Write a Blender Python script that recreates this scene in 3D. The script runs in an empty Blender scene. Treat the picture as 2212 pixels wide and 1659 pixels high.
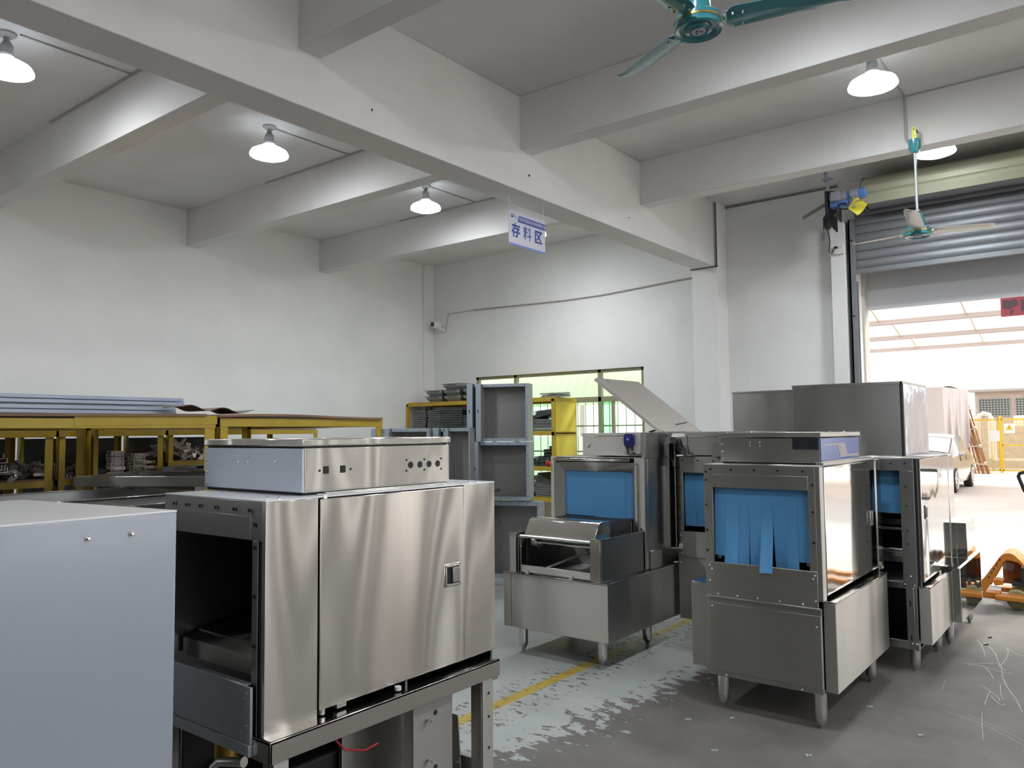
import bpy, bmesh, math, random
from mathutils import Vector, Matrix

scene = bpy.context.scene
COL = scene.collection
PI = math.pi
random.seed(7)

# ------------------------------------------------------------------ camera
cam_data = bpy.data.cameras.new('camera')
cam = bpy.data.objects.new('camera', cam_data)
COL.objects.link(cam)
cam_data.sensor_fit = 'HORIZONTAL'
cam_data.sensor_width = 36.0
cam_data.lens = 36.0 * 1693.727 / 2212.0
cam_data.clip_start = 0.05
cam_data.clip_end = 300
_r = Vector((0.78714758, 0.6166995, -0.00896702))
_u = Vector((0.04484795, -0.04273095, 0.99807952))
_f = Vector((-0.61513197, 0.78603803, 0.06129327))
cam.matrix_world = Matrix(((_r.x, _u.x, -_f.x, 0.0), (_r.y, _u.y, -_f.y, 0.0), (_r.z, _u.z, -_f.z, 1.65), (0, 0, 0, 1)))
scene.camera = cam

# ------------------------------------------------------------------ view, world, sun
scene.view_settings.view_transform = 'Standard'
scene.view_settings.look = 'None'
scene.view_settings.gamma = 1.0
scene.view_settings.use_curve_mapping = False
scene.view_settings.exposure = 0.95
SKY = 1.15
LAMP = 70.0
world = bpy.data.worlds.new('hazy_sky')
scene.world = world
world.use_nodes = True
wn = world.node_tree
wn.nodes.clear()
wo = wn.nodes.new('ShaderNodeOutputWorld')
wb = wn.nodes.new('ShaderNodeBackground')
wg = wn.nodes.new('ShaderNodeTexCoord')
wsep = wn.nodes.new('ShaderNodeSeparateXYZ')
wr = wn.nodes.new('ShaderNodeValToRGB')
wr.color_ramp.elements[0].position = 0.0
wr.color_ramp.elements[0].color = (0.98, 0.98, 1.0, 1)
wr.color_ramp.elements[1].position = 0.7
wr.color_ramp.elements[1].color = (0.86, 0.93, 1.0, 1)
wn.links.new(wg.outputs['Generated'], wsep.inputs[0])
wn.links.new(wsep.outputs['Z'], wr.inputs[0])
wn.links.new(wr.outputs[0], wb.inputs['Color'])
wb.inputs['Strength'].default_value = SKY
wn.links.new(wb.outputs[0], wo.inputs[0])

sun_d = bpy.data.lights.new('hazy_sun', 'SUN')
sun_d.energy = 2.4
sun_d.angle = math.radians(12)
sun_d.color = (1.0, 0.93, 0.84)
sun = bpy.data.objects.new('hazy_sun', sun_d)
COL.objects.link(sun)
sun.location = (10, 25, 20)
sun.rotation_euler = (math.radians(-38), math.radians(25), 0)

cy = scene.cycles
cy.max_bounces = 8
cy.diffuse_bounces = 5
cy.glossy_bounces = 4
cy.adaptive_threshold = 0.02
cy.transmission_bounces = 4
cy.sample_clamp_indirect = 6.0
cy.caustics_reflective = False
cy.caustics_refractive = False
cy.blur_glossy = 0.3

def portal(name, loc, rot, sx, sy):
    d = bpy.data.lights.new(name, 'AREA')
    d.shape = 'RECTANGLE'
    d.size = sx
    d.size_y = sy
    d.cycles.is_portal = True
    o = bpy.data.objects.new(name, d)
    COL.objects.link(o)
    o.location = loc
    o.rotation_euler = rot
    return o
portal('doorway_daylight', (0.5, 9.62, 1.7), (PI / 2, 0, PI), 5.8, 3.4)
portal('window_daylight', (-6.68, 9.62, 1.75), (PI / 2, 0, PI), 3.1, 1.7)
portal('side_bay_daylight', (7.15, 0.75, 1.8), (0, PI / 2, PI), 3.6, 12.5)

# ------------------------------------------------------------------ helpers
class MB:
    """collects shapes (world coordinates) for one mesh object"""
    def __init__(s):
        s.v = []
        s.f = []
    def add(s, vs, fs):
        n = len(s.v)
        s.v += [tuple(v) for v in vs]
        s.f += [tuple(i + n for i in f) for f in fs]
        return s
    def box(s, x0, x1, y0, y1, z0, z1):
        if x0 > x1: x0, x1 = x1, x0
        if y0 > y1: y0, y1 = y1, y0
        if z0 > z1: z0, z1 = z1, z0
        vs = [(x, y, z) for z in (z0, z1) for y in (y0, y1) for x in (x0, x1)]
        return s.add(vs, [(0, 2, 3, 1), (4, 5, 7, 6), (0, 1, 5, 4), (2, 6, 7, 3), (0, 4, 6, 2), (1, 3, 7, 5)])
    def obox(s, c, size, rot):
        """oriented box: centre, full sizes, Matrix 3x3 or euler tuple"""
        if not isinstance(rot, Matrix):
            from mathutils import Euler
            rot = Euler(rot).to_matrix()
        a, b, d = [t / 2 for t in size]
        vs = [Vector(c) + rot @ Vector((x, y, z)) for z in (-d, d) for y in (-b, b) for x in (-a, a)]
        return s.add(vs, [(0, 2, 3, 1), (4, 5, 7, 6), (0, 1, 5, 4), (2, 6, 7, 3), (0, 4, 6, 2), (1, 3, 7, 5)])
    def cyl(s, p0, p1, r0, r1=None, n=16, caps=True):
        r1 = r0 if r1 is None else r1
        p0, p1 = Vector(p0), Vector(p1)
        d = (p1 - p0).normalized()
        a = d.orthogonal().normalized()
        b = d.cross(a)
        vs = []
        for p, r in ((p0, r0), (p1, r1)):
            for i in range(n):
                t = 2 * PI * i / n
                vs.append(p + (a * math.cos(t) + b * math.sin(t)) * r)
        fs = [(i, (i + 1) % n, n + (i + 1) % n, n + i) for i in range(n)]
        if caps:
            fs += [tuple(range(n - 1, -1, -1)), tuple(range(n, 2 * n))]
        return s.add(vs, fs)
    def tube(s, pts, r, n=8):
        pts = [Vector(p) for p in pts]
        m = len(pts)
        vs = []
        a = None
        for i, p in enumerate(pts):
            t = (pts[min(i + 1, m - 1)] - pts[max(i - 1, 0)]).normalized()
            if a is None:
                a = t.orthogonal().normalized()
            else:
                a = (a - t * a.dot(t))
                a = a.normalized() if a.length > 1e-6 else t.orthogonal().normalized()
            b = t.cross(a)
            for k in range(n):
                th = 2 * PI * k / n
                vs.append(p + (a * math.cos(th) + b * math.sin(th)) * r)
        fs = []
        for i in range(m - 1):
            for k in range(n):
                fs.append((i * n + k, i * n + (k + 1) % n, (i + 1) * n + (k + 1) % n, (i + 1) * n + k))
        fs += [tuple(range(n - 1, -1, -1)), tuple(range((m - 1) * n, m * n))]
        return s.add(vs, fs)
    def lathe(s, prof, c, n=32):
        """prof: list of (r, z) going round; c: centre; closed top and bottom if r==0"""
        vs = []
        for r, z in prof:
            for k in range(n):
                t = 2 * PI * k / n
                vs.append((c[0] + r * math.cos(t), c[1] + r * math.sin(t), c[2] + z))
        fs = []
        for i in range(len(prof) - 1):
            for k in range(n):
                fs.append((i * n + k, i * n + (k + 1) % n, (i + 1) * n + (k + 1) % n, (i + 1) * n + k))
        return s.add(vs, fs)
    def prism(s, poly, axis, a, b):
        """poly: 2d points; axis 'x': points are (y,z); 'y': (x,z); 'z': (x,y)"""
        n = len(poly)
        def mk(p, t):
            return {'x': (t, p[0], p[1]), 'y': (p[0], t, p[1]), 'z': (p[0], p[1], t)}[axis]
        vs = [mk(p, a) for p in poly] + [mk(p, b) for p in poly]
        fs = [tuple(range(n)), tuple(range(2 * n - 1, n - 1, -1))] + [(i, n + i, n + (i + 1) % n, (i + 1) % n) for i in range(n)]
        return s.add(vs, fs)
    def sheet(s, fn, nu, nv, th=0.0):
        """grid surface fn(u,v)->point, optional second skin offset by th vector"""
        base = [fn(i / nu, j / nv) for j in range(nv + 1) for i in range(nu + 1)]
        w = nu + 1
        fs = [(j * w + i, j * w + i + 1, (j + 1) * w + i + 1, (j + 1) * w + i) for j in range(nv) for i in range(nu)]
        if not th:
            return s.add(base, fs)
        th = Vector(th)
        n = len(base)
        top = [Vector(p) + th for p in base]
        f2 = [tuple(n + k for k in reversed(f)) for f in fs]
        rim = []
        for i in range(nu):
            rim += [(i + 1, i, n + i, n + i + 1), (nv * w + i, nv * w + i + 1, n + nv * w + i + 1, n + nv * w + i)]
        for j in range(nv):
            rim += [(j * w, (j + 1) * w, n + (j + 1) * w, n + j * w), ((j + 1) * w + nu, j * w + nu, n + j * w + nu, n + (j + 1) * w + nu)]
        return s.add(list(base) + top, fs + f2 + rim)
    def frame(s, x0, x1, z0, z1, ox0, ox1, oz0, oz1, y0, y1):
        """flat frame in an X-Z plane with an opening"""
        s.box(x0, x1, y0, y1, oz1, z1)
        s.box(x0, x1, y0, y1, z0, oz0)
        s.box(x0, ox0, y0, y1, oz0, oz1)
        return s.box(ox1, x1, y0, y1, oz0, oz1)

def mesh_from(name, mb, mat, inv=None, smooth=True, bevel=0.0):
    me = bpy.data.meshes.new(name)
    vs = mb.v if inv is None else [tuple(inv @ Vector(v)) for v in mb.v]
    me.from_pydata(vs, [], mb.f)
    bm = bmesh.new()
    bm.from_mesh(me)
    bmesh.ops.recalc_face_normals(bm, faces=bm.faces)
    bm.to_mesh(me)
    bm.free()
    if mat is not None:
        me.materials.append(mat)
    if smooth:
        for p in me.polygons:
            p.use_smooth = True
        me.set_sharp_from_angle(angle=math.radians(32))
    o = bpy.data.objects.new(name, me)
    COL.objects.link(o)
    if bevel:
        m = o.modifiers.new('bevel', 'BEVEL')
        m.width = bevel
        m.segments = 2
        m.limit_method = 'ANGLE'
        m.harden_normals = False
    return o

class Thing:
    """an Empty at the thing's base that parents its parts; shapes are given in world coordinates"""
    def __init__(s, name, label, cat, loc, group=None, rz=0.0, kind=None):
        o = bpy.data.objects.new(name, None)
        COL.objects.link(o)
        o.empty_display_size = 0.1
        o.location = loc
        o.rotation_euler = (0, 0, rz)
        if label: o['label'] = label
        if cat: o['category'] = cat
        if group: o['group'] = group
        if kind: o['kind'] = kind
        s.o = o
        s.inv = (Matrix.Translation(Vector(loc)) @ Matrix.Rotation(rz, 4, 'Z')).inverted()
    def part(s, name, mb, mat, parent=None, label=None, bevel=0.0, local=False, smooth=True):
        p = mesh_from(name, mb, mat, None if local else s.inv, smooth, bevel)
        p.parent = parent or s.o
        if label: p['label'] = label
        return p
    def heads(s, name, pts, axis, r, th, mat, parent=None, n=12, dome=False):
        """one small round head per point, each an object, all sharing one mesh"""
        d = Vector({'-y': (0, -1, 0), '+x': (1, 0, 0), '+z': (0, 0, 1), '-x': (-1, 0, 0)}[axis])
        m = MB()
        if dome:
            m.cyl((0, 0, 0), d * th * .5, r, n=n); m.cyl(d * th * .5, d * th, r * .95, r * .45, n=n)
        else:
            m.cyl((0, 0, 0), d * th, r, n=n)
        first = None
        for p in pts:
            if first is None:
                o = first = mesh_from(name, m, mat)
            else:
                o = first.copy()
                COL.objects.link(o)
            o.parent = parent or s.o
            o.location = s.inv @ Vector(p)
        return first

def single(name, mb, mat, label, cat, group=None, kind=None, bevel=0.0, loc=None, smooth=True):
    """a thing that is one mesh"""
    if loc is None:
        xs = [v[0] for v in mb.v]; ys = [v[1] for v in mb.v]; zs = [v[2] for v in mb.v]
        loc = ((min(xs) + max(xs)) / 2, (min(ys) + max(ys)) / 2, min(zs))
    o = mesh_from(name, mb, mat, Matrix.Translation(-Vector(loc)), smooth, bevel)
    o.location = loc
    if label: o['label'] = label
    if cat: o['category'] = cat
    if group: o['group'] = group
    if kind: o['kind'] = kind
    return o

def structure(name, mb, mat, bevel=0.0, parent=None):
    o = mesh_from(name, mb, mat, None, True, bevel)
    if parent is None:
        o['kind'] = 'structure'
    else:
        o.parent = parent
    return o

def copy_thing(root, loc, rz=0.0, label=None, group=None, scale=None):
    r = root.copy()
    COL.objects.link(r)
    r.location = loc
    r.rotation_euler = (root.rotation_euler[0], root.rotation_euler[1], rz)
    if scale: r.scale = scale
    if label: r['label'] = label
    if group: r['group'] = group
    for ch in list(root.children):
        c = ch.copy()
        COL.objects.link(c)
        c.parent = r
        for g in list(ch.children):
            d = g.copy()
            COL.objects.link(d)
            d.parent = c
    return r

# ------------------------------------------------------------------ materials
def new_mat(name):
    m = bpy.data.materials.new(name)
    m.use_nodes = True
    nt = m.node_tree
    return m, nt, nt.nodes['Principled BSDF']

def plain(name, col, rough=0.5, metal=0.0, coat=0.0, spec=0.5, bump=0.0, bscale=20.0, var=0.0, vscale=3.0, trans=0.0):
    m, nt, b = new_mat(name)
    b.inputs['Base Color'].default_value = (*col, 1)
    b.inputs['Roughness'].default_value = rough
    b.inputs['Metallic'].default_value = metal
    b.inputs['Coat Weight'].default_value = coat
    b.inputs['Specular IOR Level'].default_value = spec
    if trans:
        b.inputs['Transmission Weight'].default_value = trans
    tc = nt.nodes.new('ShaderNodeTexCoord')
    if bump:
        n = nt.nodes.new('ShaderNodeTexNoise')
        n.inputs['Scale'].default_value = bscale
        n.inputs['Detail'].default_value = 3
        nt.links.new(tc.outputs['Object'], n.inputs['Vector'])
        bp = nt.nodes.new('ShaderNodeBump')
        bp.inputs['Strength'].default_value = 1.0
        bp.inputs['Distance'].default_value = bump
        nt.links.new(n.outputs[0], bp.inputs['Height'])
        nt.links.new(bp.outputs[0], b.inputs['Normal'])
    if var:
        n = nt.nodes.new('ShaderNodeTexNoise')
        n.inputs['Scale'].default_value = vscale
        n.inputs['Detail'].default_value = 5
        nt.links.new(tc.outputs['Object'], n.inputs['Vector'])
        mx = nt.nodes.new('ShaderNodeMix')
        mx.data_type = 'RGBA'
        mx.inputs['A'].default_value = (*[c * (1 - var) for c in col], 1)
        mx.inputs['B'].default_value = (*[min(1, c * (1 + var)) for c in col], 1)
        nt.links.new(n.outputs[0], mx.inputs['Factor'])
        nt.links.new(mx.outputs['Result'], b.inputs['Base Color'])
    return m

def steel(name, col=(0.60, 0.59, 0.56), rough=0.22, wave=0.004, wscale=2.2, brush='z', bstr=0.12, smudge=0.08, aniso=0.0):
    """stainless sheet: slow waves of the sheet bend the reflections, fine brushing roughens them"""
    m, nt, b = new_mat(name)
    b.inputs['Metallic'].default_value = 1.0
    b.inputs['Base Color'].default_value = (*col, 1)
    if aniso:
        b.inputs['Anisotropic'].default_value = aniso
        b.inputs['Anisotropic Rotation'].default_value = 0.25
        tg = nt.nodes.new('ShaderNodeTangent')
        tg.direction_type = 'RADIAL'; tg.axis = 'Z'
        nt.links.new(tg.outputs[0], b.inputs['Tangent'])
    tc = nt.nodes.new('ShaderNodeTexCoord')
    def noise(scale, det, vec=None):
        n = nt.nodes.new('ShaderNodeTexNoise')
        n.inputs['Scale'].default_value = scale
        n.inputs['Detail'].default_value = det
        nt.links.new(vec or tc.outputs['Object'], n.inputs['Vector'])
        return n
    mp = nt.nodes.new('ShaderNodeMapping')
    mp.inputs['Scale'].default_value = {'z': (160, 160, 2), 'x': (2, 160, 160), 'y': (160, 2, 160)}[brush]
    nt.links.new(tc.outputs['Object'], mp.inputs['Vector'])
    br = noise(1.0, 2, mp.outputs[0])
    sm = noise(3.5, 4)
    # roughness = rough + brush*bstr + smudge
    m1 = nt.nodes.new('ShaderNodeMath'); m1.operation = 'MULTIPLY_ADD'
    nt.links.new(br.outputs[0], m1.inputs[0]); m1.inputs[1].default_value = bstr; m1.inputs[2].default_value = rough - bstr / 2
    m2 = nt.nodes.new('ShaderNodeMath'); m2.operation = 'MULTIPLY_ADD'
    nt.links.new(sm.outputs[0], m2.inputs[0]); m2.inputs[1].default_value = smudge; nt.links.new(m1.outputs[0], m2.inputs[2])
    nt.links.new(m2.outputs[0], b.inputs['Roughness'])
    mw = nt.nodes.new('ShaderNodeMapping')
    mw.inputs['Scale'].default_value = (1.8, 1.8, 0.40)
    nt.links.new(tc.outputs['Object'], mw.inputs['Vector'])
    wv = noise(wscale, 0.5, mw.outputs[0])
    bp = nt.nodes.new('ShaderNodeBump')
    bp.inputs['Strength'].default_value = 1.0
    bp.inputs['Distance'].default_value = wave
    nt.links.new(wv.outputs[0], bp.inputs['Height'])
    b2 = nt.nodes.new('ShaderNodeBump')
    b2.inputs['Strength'].default_value = 0.25
    b2.inputs['Distance'].default_value = 0.0001
    nt.links.new(br.outputs[0], b2.inputs['Height'])
    nt.links.new(bp.outputs[0], b2.inputs['Normal'])
    nt.links.new(b2.outputs[0], b.inputs['Normal'])
    return m

S_PANEL = steel('brushed_stainless', (0.52, 0.505, 0.47), rough=0.42, wave=0.012, aniso=0.95)
S_SOFT = steel('satin_stainless', (0.46, 0.45, 0.42), rough=0.42, wave=0.010, brush='z', aniso=0.95)
S_DOOR = steel('polished_stainless', (0.66, 0.63, 0.60), rough=0.12, wave=0.055, wscale=1.4, bstr=0.05, smudge=0.05)
S_SWIRL = steel('wavy_brushed_stainless', (0.62, 0.585, 0.54), rough=0.20, wave=0.13, wscale=1.3, bstr=0.05, smudge=0.05, aniso=0.95)
S_MIRROR = steel('mirror_stainless', (0.72, 0.71, 0.69), rough=0.05, wave=0.009, wscale=1.8, bstr=0.02, smudge=0.03)
S_DARK = steel('dull_stainless', (0.36, 0.36, 0.35), rough=0.30, wave=0.008, aniso=0.8)
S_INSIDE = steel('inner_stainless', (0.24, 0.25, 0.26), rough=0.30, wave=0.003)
S_TUBE = steel('tube_stainless', (0.66, 0.65, 0.63), rough=0.18, wave=0.0)
FILM = plain('bluish_film_on_sheet', (0.38, 0.42, 0.49), rough=0.28, metal=0.25, coat=0.5, var=0.06, vscale=1.2)
FILM_TOP = plain('white_film_with_reflection', (0.84, 0.86, 0.88), rough=0.16, metal=0.0, spec=0.25)  # film colour raised to white in place of the bright room it mirrors
FILM_BRIGHTENED = plain('brightened_bluish_film', (0.56, 0.61, 0.71), rough=0.28, metal=0.1, coat=0.3, var=0.05, vscale=1.2)  # same bluish film, colour brightened for a face that gets little light
S_MATT = steel('matt_stainless', (0.60, 0.56, 0.53), rough=0.48, wave=0.001)
FILM_SIDE = plain('sky_pale_film', (0.62, 0.68, 0.76), rough=0.16, metal=0.7, bump=0.02, bscale=2.5)
GREY_SHELL = plain('grey_blue_film', (0.36, 0.42, 0.50), rough=0.4, coat=0.1)
SHELL_IN = plain('grey_sheet', (0.35, 0.35, 0.345), rough=0.42, metal=0.45, var=0.08, vscale=2)
BLUE_SHEETS = plain('pale_blue_film', (0.42, 0.50, 0.66), rough=0.28, coat=0.3)
CURTAIN = plain('blue_rubber', (0.10, 0.32, 0.62), rough=0.5, bump=0.0006, bscale=60)
YELLOW = plain('yellow_paint', (0.46, 0.32, 0.025), rough=0.5, coat=0.1, bump=0.0008, bscale=35, var=0.18, vscale=9)
YELLOW_PLY = plain('yellow_board', (0.72, 0.56, 0.06), rough=0.55, var=0.16, vscale=7)
WOOD = plain('old_board', (0.26, 0.16, 0.10), rough=0.8, var=0.35, vscale=6)
BLACK = plain('black_rubber', (0.012, 0.012, 0.014), rough=0.6)
DARK = plain('black_plastic', (0.03, 0.03, 0.035), rough=0.4)
BOLT = plain('black_hole', (0.01, 0.01, 0.012), rough=0.7)
CHROME = plain('zinc', (0.75, 0.75, 0.73), rough=0.22, metal=1.0)
TEAL = plain('teal_enamel', (0.035, 0.21, 0.25), rough=0.22, coat=0.7)
WHITE_P = plain('white_plastic', (0.75, 0.75, 0.73), rough=0.4)
BLUE_PUMP = plain('dark_blue_plastic', (0.01, 0.012, 0.12), rough=0.3, coat=0.4)
RED = plain('red_plastic', (0.5, 0.01, 0.01), rough=0.3)
ORANGE = plain('orange_enamel', (0.62, 0.23, 0.03), rough=0.45, var=0.12, vscale=12)
BRACKET = plain('cut_steel', (0.62, 0.59, 0.55), rough=0.4, metal=0.3, var=0.1, vscale=9)

def painted(name, c1, c2, rough=0.85, scale=1.2, bump=0.003):
    m, nt, b = new_mat(name)
    tc = nt.nodes.new('ShaderNodeTexCoord')
    n = nt.nodes.new('ShaderNodeTexNoise'); n.inputs['Scale'].default_value = scale; n.inputs['Detail'].default_value = 6
    nt.links.new(tc.outputs['Object'], n.inputs['Vector'])
    r = nt.nodes.new('ShaderNodeValToRGB')
    r.color_ramp.elements[0].position = 0.35; r.color_ramp.elements[0].color = (*c1, 1)
    r.color_ramp.elements[1].position = 0.65; r.color_ramp.elements[1].color = (*c2, 1)
    nt.links.new(n.outputs[0], r.inputs[0])
    # small scuffs
    s = nt.nodes.new('ShaderNodeTexNoise'); s.inputs['Scale'].default_value = 7.0; s.inputs['Detail'].default_value = 8; s.inputs['Roughness'].default_value = 0.7
    nt.links.new(tc.outputs['Object'], s.inputs['Vector'])
    sr = nt.nodes.new('ShaderNodeValToRGB')
    sr.color_ramp.elements[0].position = 0.70; sr.color_ramp.elements[0].color = (0, 0, 0, 1)
    sr.color_ramp.elements[1].position = 0.78; sr.color_ramp.elements[1].color = (0.35, 0.35, 0.35, 1)
    nt.links.new(s.outputs[0], sr.inputs[0])
    mx = nt.nodes.new('ShaderNodeMix'); mx.data_type = 'RGBA'
    nt.links.new(sr.outputs[0], mx.inputs['Factor'])
    nt.links.new(r.outputs[0], mx.inputs['A'])
    mx.inputs['B'].default_value = (*[c * 0.6 for c in c1], 1)
    nt.links.new(mx.outputs['Result'], b.inputs['Base Color'])
    b.inputs['Roughness'].default_value = rough
    n2 = nt.nodes.new('ShaderNodeTexNoise'); n2.inputs['Scale'].default_value = 3.0; n2.inputs['Detail'].default_value = 5
    nt.links.new(tc.outputs['Object'], n2.inputs['Vector'])
    bp = nt.nodes.new('ShaderNodeBump'); bp.inputs['Distance'].default_value = bump
    nt.links.new(n2.outputs[0], bp.inputs['Height'])
    nt.links.new(bp.outputs[0], b.inputs['Normal'])
    return m
PLASTER = painted('white_plaster', (0.80, 0.81, 0.80), (0.86, 0.865, 0.85))
CEIL = painted('ceiling_paint', (0.70, 0.69, 0.68), (0.77, 0.76, 0.75), bump=0.002)

def floor_material():
    m, nt, b = new_mat('worn_painted_concrete')
    N, L = nt.nodes, nt.links
    tc = N.new('ShaderNodeTexCoord')
    sep = N.new('ShaderNodeSeparateXYZ'); L.new(tc.outputs['Object'], sep.inputs[0])
    def noise(scale, det=6, rough=0.6, sc=None):
        n = N.new('ShaderNodeTexNoise'); n.inputs['Scale'].default_value = scale
        n.inputs['Detail'].default_value = det; n.inputs['Roughness'].default_value = rough
        if sc:
            mp = N.new('ShaderNodeMapping'); mp.inputs['Scale'].default_value = sc
            mp.inputs['Rotation'].default_value = (0, 0, math.radians(38))
            L.new(tc.outputs['Object'], mp.inputs['Vector']); L.new(mp.outputs[0], n.inputs['Vector'])
        else:
            L.new(tc.outputs['Object'], n.inputs['Vector'])
        return n
    def math_(op, a, b_=None, c=None):
        k = N.new('ShaderNodeMath'); k.operation = op
        for i, x in enumerate((a, b_, c)):
            if x is None: continue
            if isinstance(x, (int, float)): k.inputs[i].default_value = x
            else: L.new(x, k.inputs[i])
        return k.outputs[0]
    def mix(f, a, b_):
        k = N.new('ShaderNodeMix'); k.data_type = 'RGBA'
        L.new(f, k.inputs['Factor'])
        for nm, x in (('A', a), ('B', b_)):
            if isinstance(x, tuple): k.inputs[nm].default_value = (*x, 1)
            else: L.new(x, k.inputs[nm])
        return k.outputs['Result']
    def ramp(src, p0, p1, c0=(0, 0, 0), c1=(1, 1, 1)):
        r = N.new('ShaderNodeValToRGB')
        r.color_ramp.elements[0].position = p0; r.color_ramp.elements[0].color = (*c0, 1)
        r.color_ramp.elements[1].position = p1; r.color_ramp.elements[1].color = (*c1, 1)
        L.new(src, r.inputs[0]); return r.outputs[0]
    big = noise(0.7, 3).outputs[0]
    mid = noise(7.0, 8, 0.62, (1.3, 2.2, 1)).outputs[0]
    # boundary of the painted zone: about x = -2.55, drawn ragged by noise
    bx = math_('ADD', sep.outputs['X'], math_('MULTIPLY', sep.outputs['Y'], -0.03))
    d = math_('SUBTRACT', -2.60, bx)
    d = math_('ADD', d, math_('MULTIPLY', math_('SUBTRACT', mid, 0.5), 1.3))
    d = math_('ADD', d, math_('MULTIPLY', math_('SUBTRACT', big, 0.5), 0.8))
    paint = ramp(d, 0.0, 0.02)
    # worn flakes within the paint
    fl = noise(10.0, 8, 0.68, (1.3, 2.4, 1)).outputs[0]
    flake = ramp(fl, 0.66, 0.67)
    stripe_near = math_('LESS_THAN', math_('ABSOLUTE', math_('SUBTRACT', sep.outputs['X'], -3.05)), 0.22)
    flake2 = ramp(fl, 0.57, 0.58)
    fk = math_('MAXIMUM', math_('MULTIPLY', flake, 1.0), math_('MULTIPLY', flake2, stripe_near))
    paint = math_('MULTIPLY', paint, math_('SUBTRACT', 1.0, fk))
    conc_n = noise(3.0, 8, 0.65).outputs[0]
    conc = ramp(conc_n, 0.3, 0.75, (0.115, 0.105, 0.095), (0.185, 0.172, 0.158))
    pn = noise(1.6, 5).outputs[0]
    pcol = ramp(pn, 0.3, 0.7, (0.34, 0.365, 0.355), (0.42, 0.44, 0.43))
    col = mix(paint, conc, pcol)
    # yellow line along y
    ln = math_('LESS_THAN', math_('ABSOLUTE', math_('SUBTRACT', sep.outputs['X'], -3.085)), 0.045)
    ln = math_('MULTIPLY', ln, math_('LESS_THAN', fl, 0.62))
    ln = math_('MULTIPLY', ln, math_('GREATER_THAN', sep.outputs['Y'], 0.5))
    col = mix(ln, col, (0.46, 0.34, 0.06))
    L.new(col, b.inputs['Base Color'])
    rg = math_('MULTIPLY_ADD', paint, -0.18, 0.62)
    L.new(rg, b.inputs['Roughness'])
    bp = N.new('ShaderNodeBump'); bp.inputs['Distance'].default_value = 0.002
    L.new(math_('ADD', paint, math_('MULTIPLY', conc_n, 0.6)), bp.inputs['Height'])
    L.new(bp.outputs[0], b.inputs['Normal'])
    return m
FLOOR = floor_material()

def glow(name, col, strength):
    m, nt, b = new_mat(name)
    b.inputs['Base Color'].default_value = (*col, 1)
    b.inputs['Emission Color'].default_value = (*col, 1)
    b.inputs['Emission Strength'].default_value = strength
    return m
LAMP_GLOW = glow('lamp_diffuser', (0.93, 0.97, 1.0), LAMP)

def translucent(name, col, mixf=0.5, rough=0.6):
    m = bpy.data.materials.new(name); m.use_nodes = True
    nt = m.node_tree; nt.nodes.clear()
    o = nt.nodes.new('ShaderNodeOutputMaterial')
    a = nt.nodes.new('ShaderNodeBsdfTranslucent'); a.inputs['Color'].default_value = (*col, 1)
    d = nt.nodes.new('ShaderNodeBsdfDiffuse'); d.inputs['Color'].default_value = (*col, 1)
    x = nt.nodes.new('ShaderNodeMixShader'); x.inputs[0].default_value = mixf
    nt.links.new(d.outputs[0], x.inputs[1]); nt.links.new(a.outputs[0], x.inputs[2]); nt.links.new(x.outputs[0], o.inputs[0])
    return m
def glass(name, col, alpha):
    """thin window pane: tinted see-through with a glossy skin"""
    m = bpy.data.materials.new(name); m.use_nodes = True
    nt = m.node_tree; nt.nodes.clear()
    o = nt.nodes.new('ShaderNodeOutputMaterial')
    a = nt.nodes.new('ShaderNodeBsdfTransparent'); a.inputs['Color'].default_value = (*col, 1)
    g = nt.nodes.new('ShaderNodeBsdfGlossy'); g.inputs['Roughness'].default_value = 0.03
    x = nt.nodes.new('ShaderNodeMixShader'); x.inputs[0].default_value = alpha
    nt.links.new(a.outputs[0], x.inputs[1]); nt.links.new(g.outputs[0], x.inputs[2]); nt.links.new(x.outputs[0], o.inputs[0])
    return m
GLASS_CLEAR = glass('dusty_glass', (0.93, 0.98, 0.90), 0.05)
GLASS_GREEN = glass('green_glass', (0.62, 0.93, 0.66), 0.06)
GLASS_PALE = glass('pale_green_glass', (0.82, 0.96, 0.82), 0.06)
CLEAR_PLASTIC = glass('clear_plastic', (0.8, 0.83, 0.84), 0.12)

# ------------------------------------------------------------------ the room
ZC = 4.455
XL, XR, YB, YF = -9.13, 7.0, -13.0, 9.5
structure('floor', MB().box(XL - 0.2, XR + 0.3, YB - 0.2, 9.75, -0.12, 0.0), FLOOR)
structure('ceiling', MB().box(XL - 0.2, XR + 0.3, YB - 0.2, 9.75, ZC, ZC + 0.15), CEIL)
w = MB()
w.box(XL - 0.2, XL, -3.8, 9.7, 0, ZC); w.box(XL - 0.2, XL, YB, -4.5, 0, ZC); w.box(XL - 0.2, XL, -4.5, -3.8, 0, .8); w.box(XL - 0.2, XL, -4.5, -3.8, 3.4, ZC)  # unseen slot opening at the rear, added for bright streaks in the steel
structure('wall_left', w, PLASTER)
w = MB()
w.box(XL, -8.19, YF, YF + 0.2, 0, ZC); w.box(-8.19, -5.155, YF, YF + 0.2, 2.53, ZC); w.box(-8.19, -5.155, YF, YF + 0.2, 0, 0.95)
w.box(-5.155, -4.03, YF, YF + 0.2, 0, ZC)
structure('wall_back', w, PLASTER)
w = MB()
w.box(-4.03, -2.33, 9.30, 9.70, 0, ZC)
w.box(-2.33, 3.4, 9.30, 9.70, 4.0, ZC)
w.box(3.4, 4.3, 9.30, 9.70, 0, ZC)
w.box(4.3, 4.75, 9.30, 9.70, 2.9, ZC)  # unseen gaps from here on, added as bright bands for the steel to mirror
w.box(4.75, 5.0, 9.30, 9.70, 0, ZC)
w.box(5.0, 6.1, 9.30, 9.70, 2.9, ZC)
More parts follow.
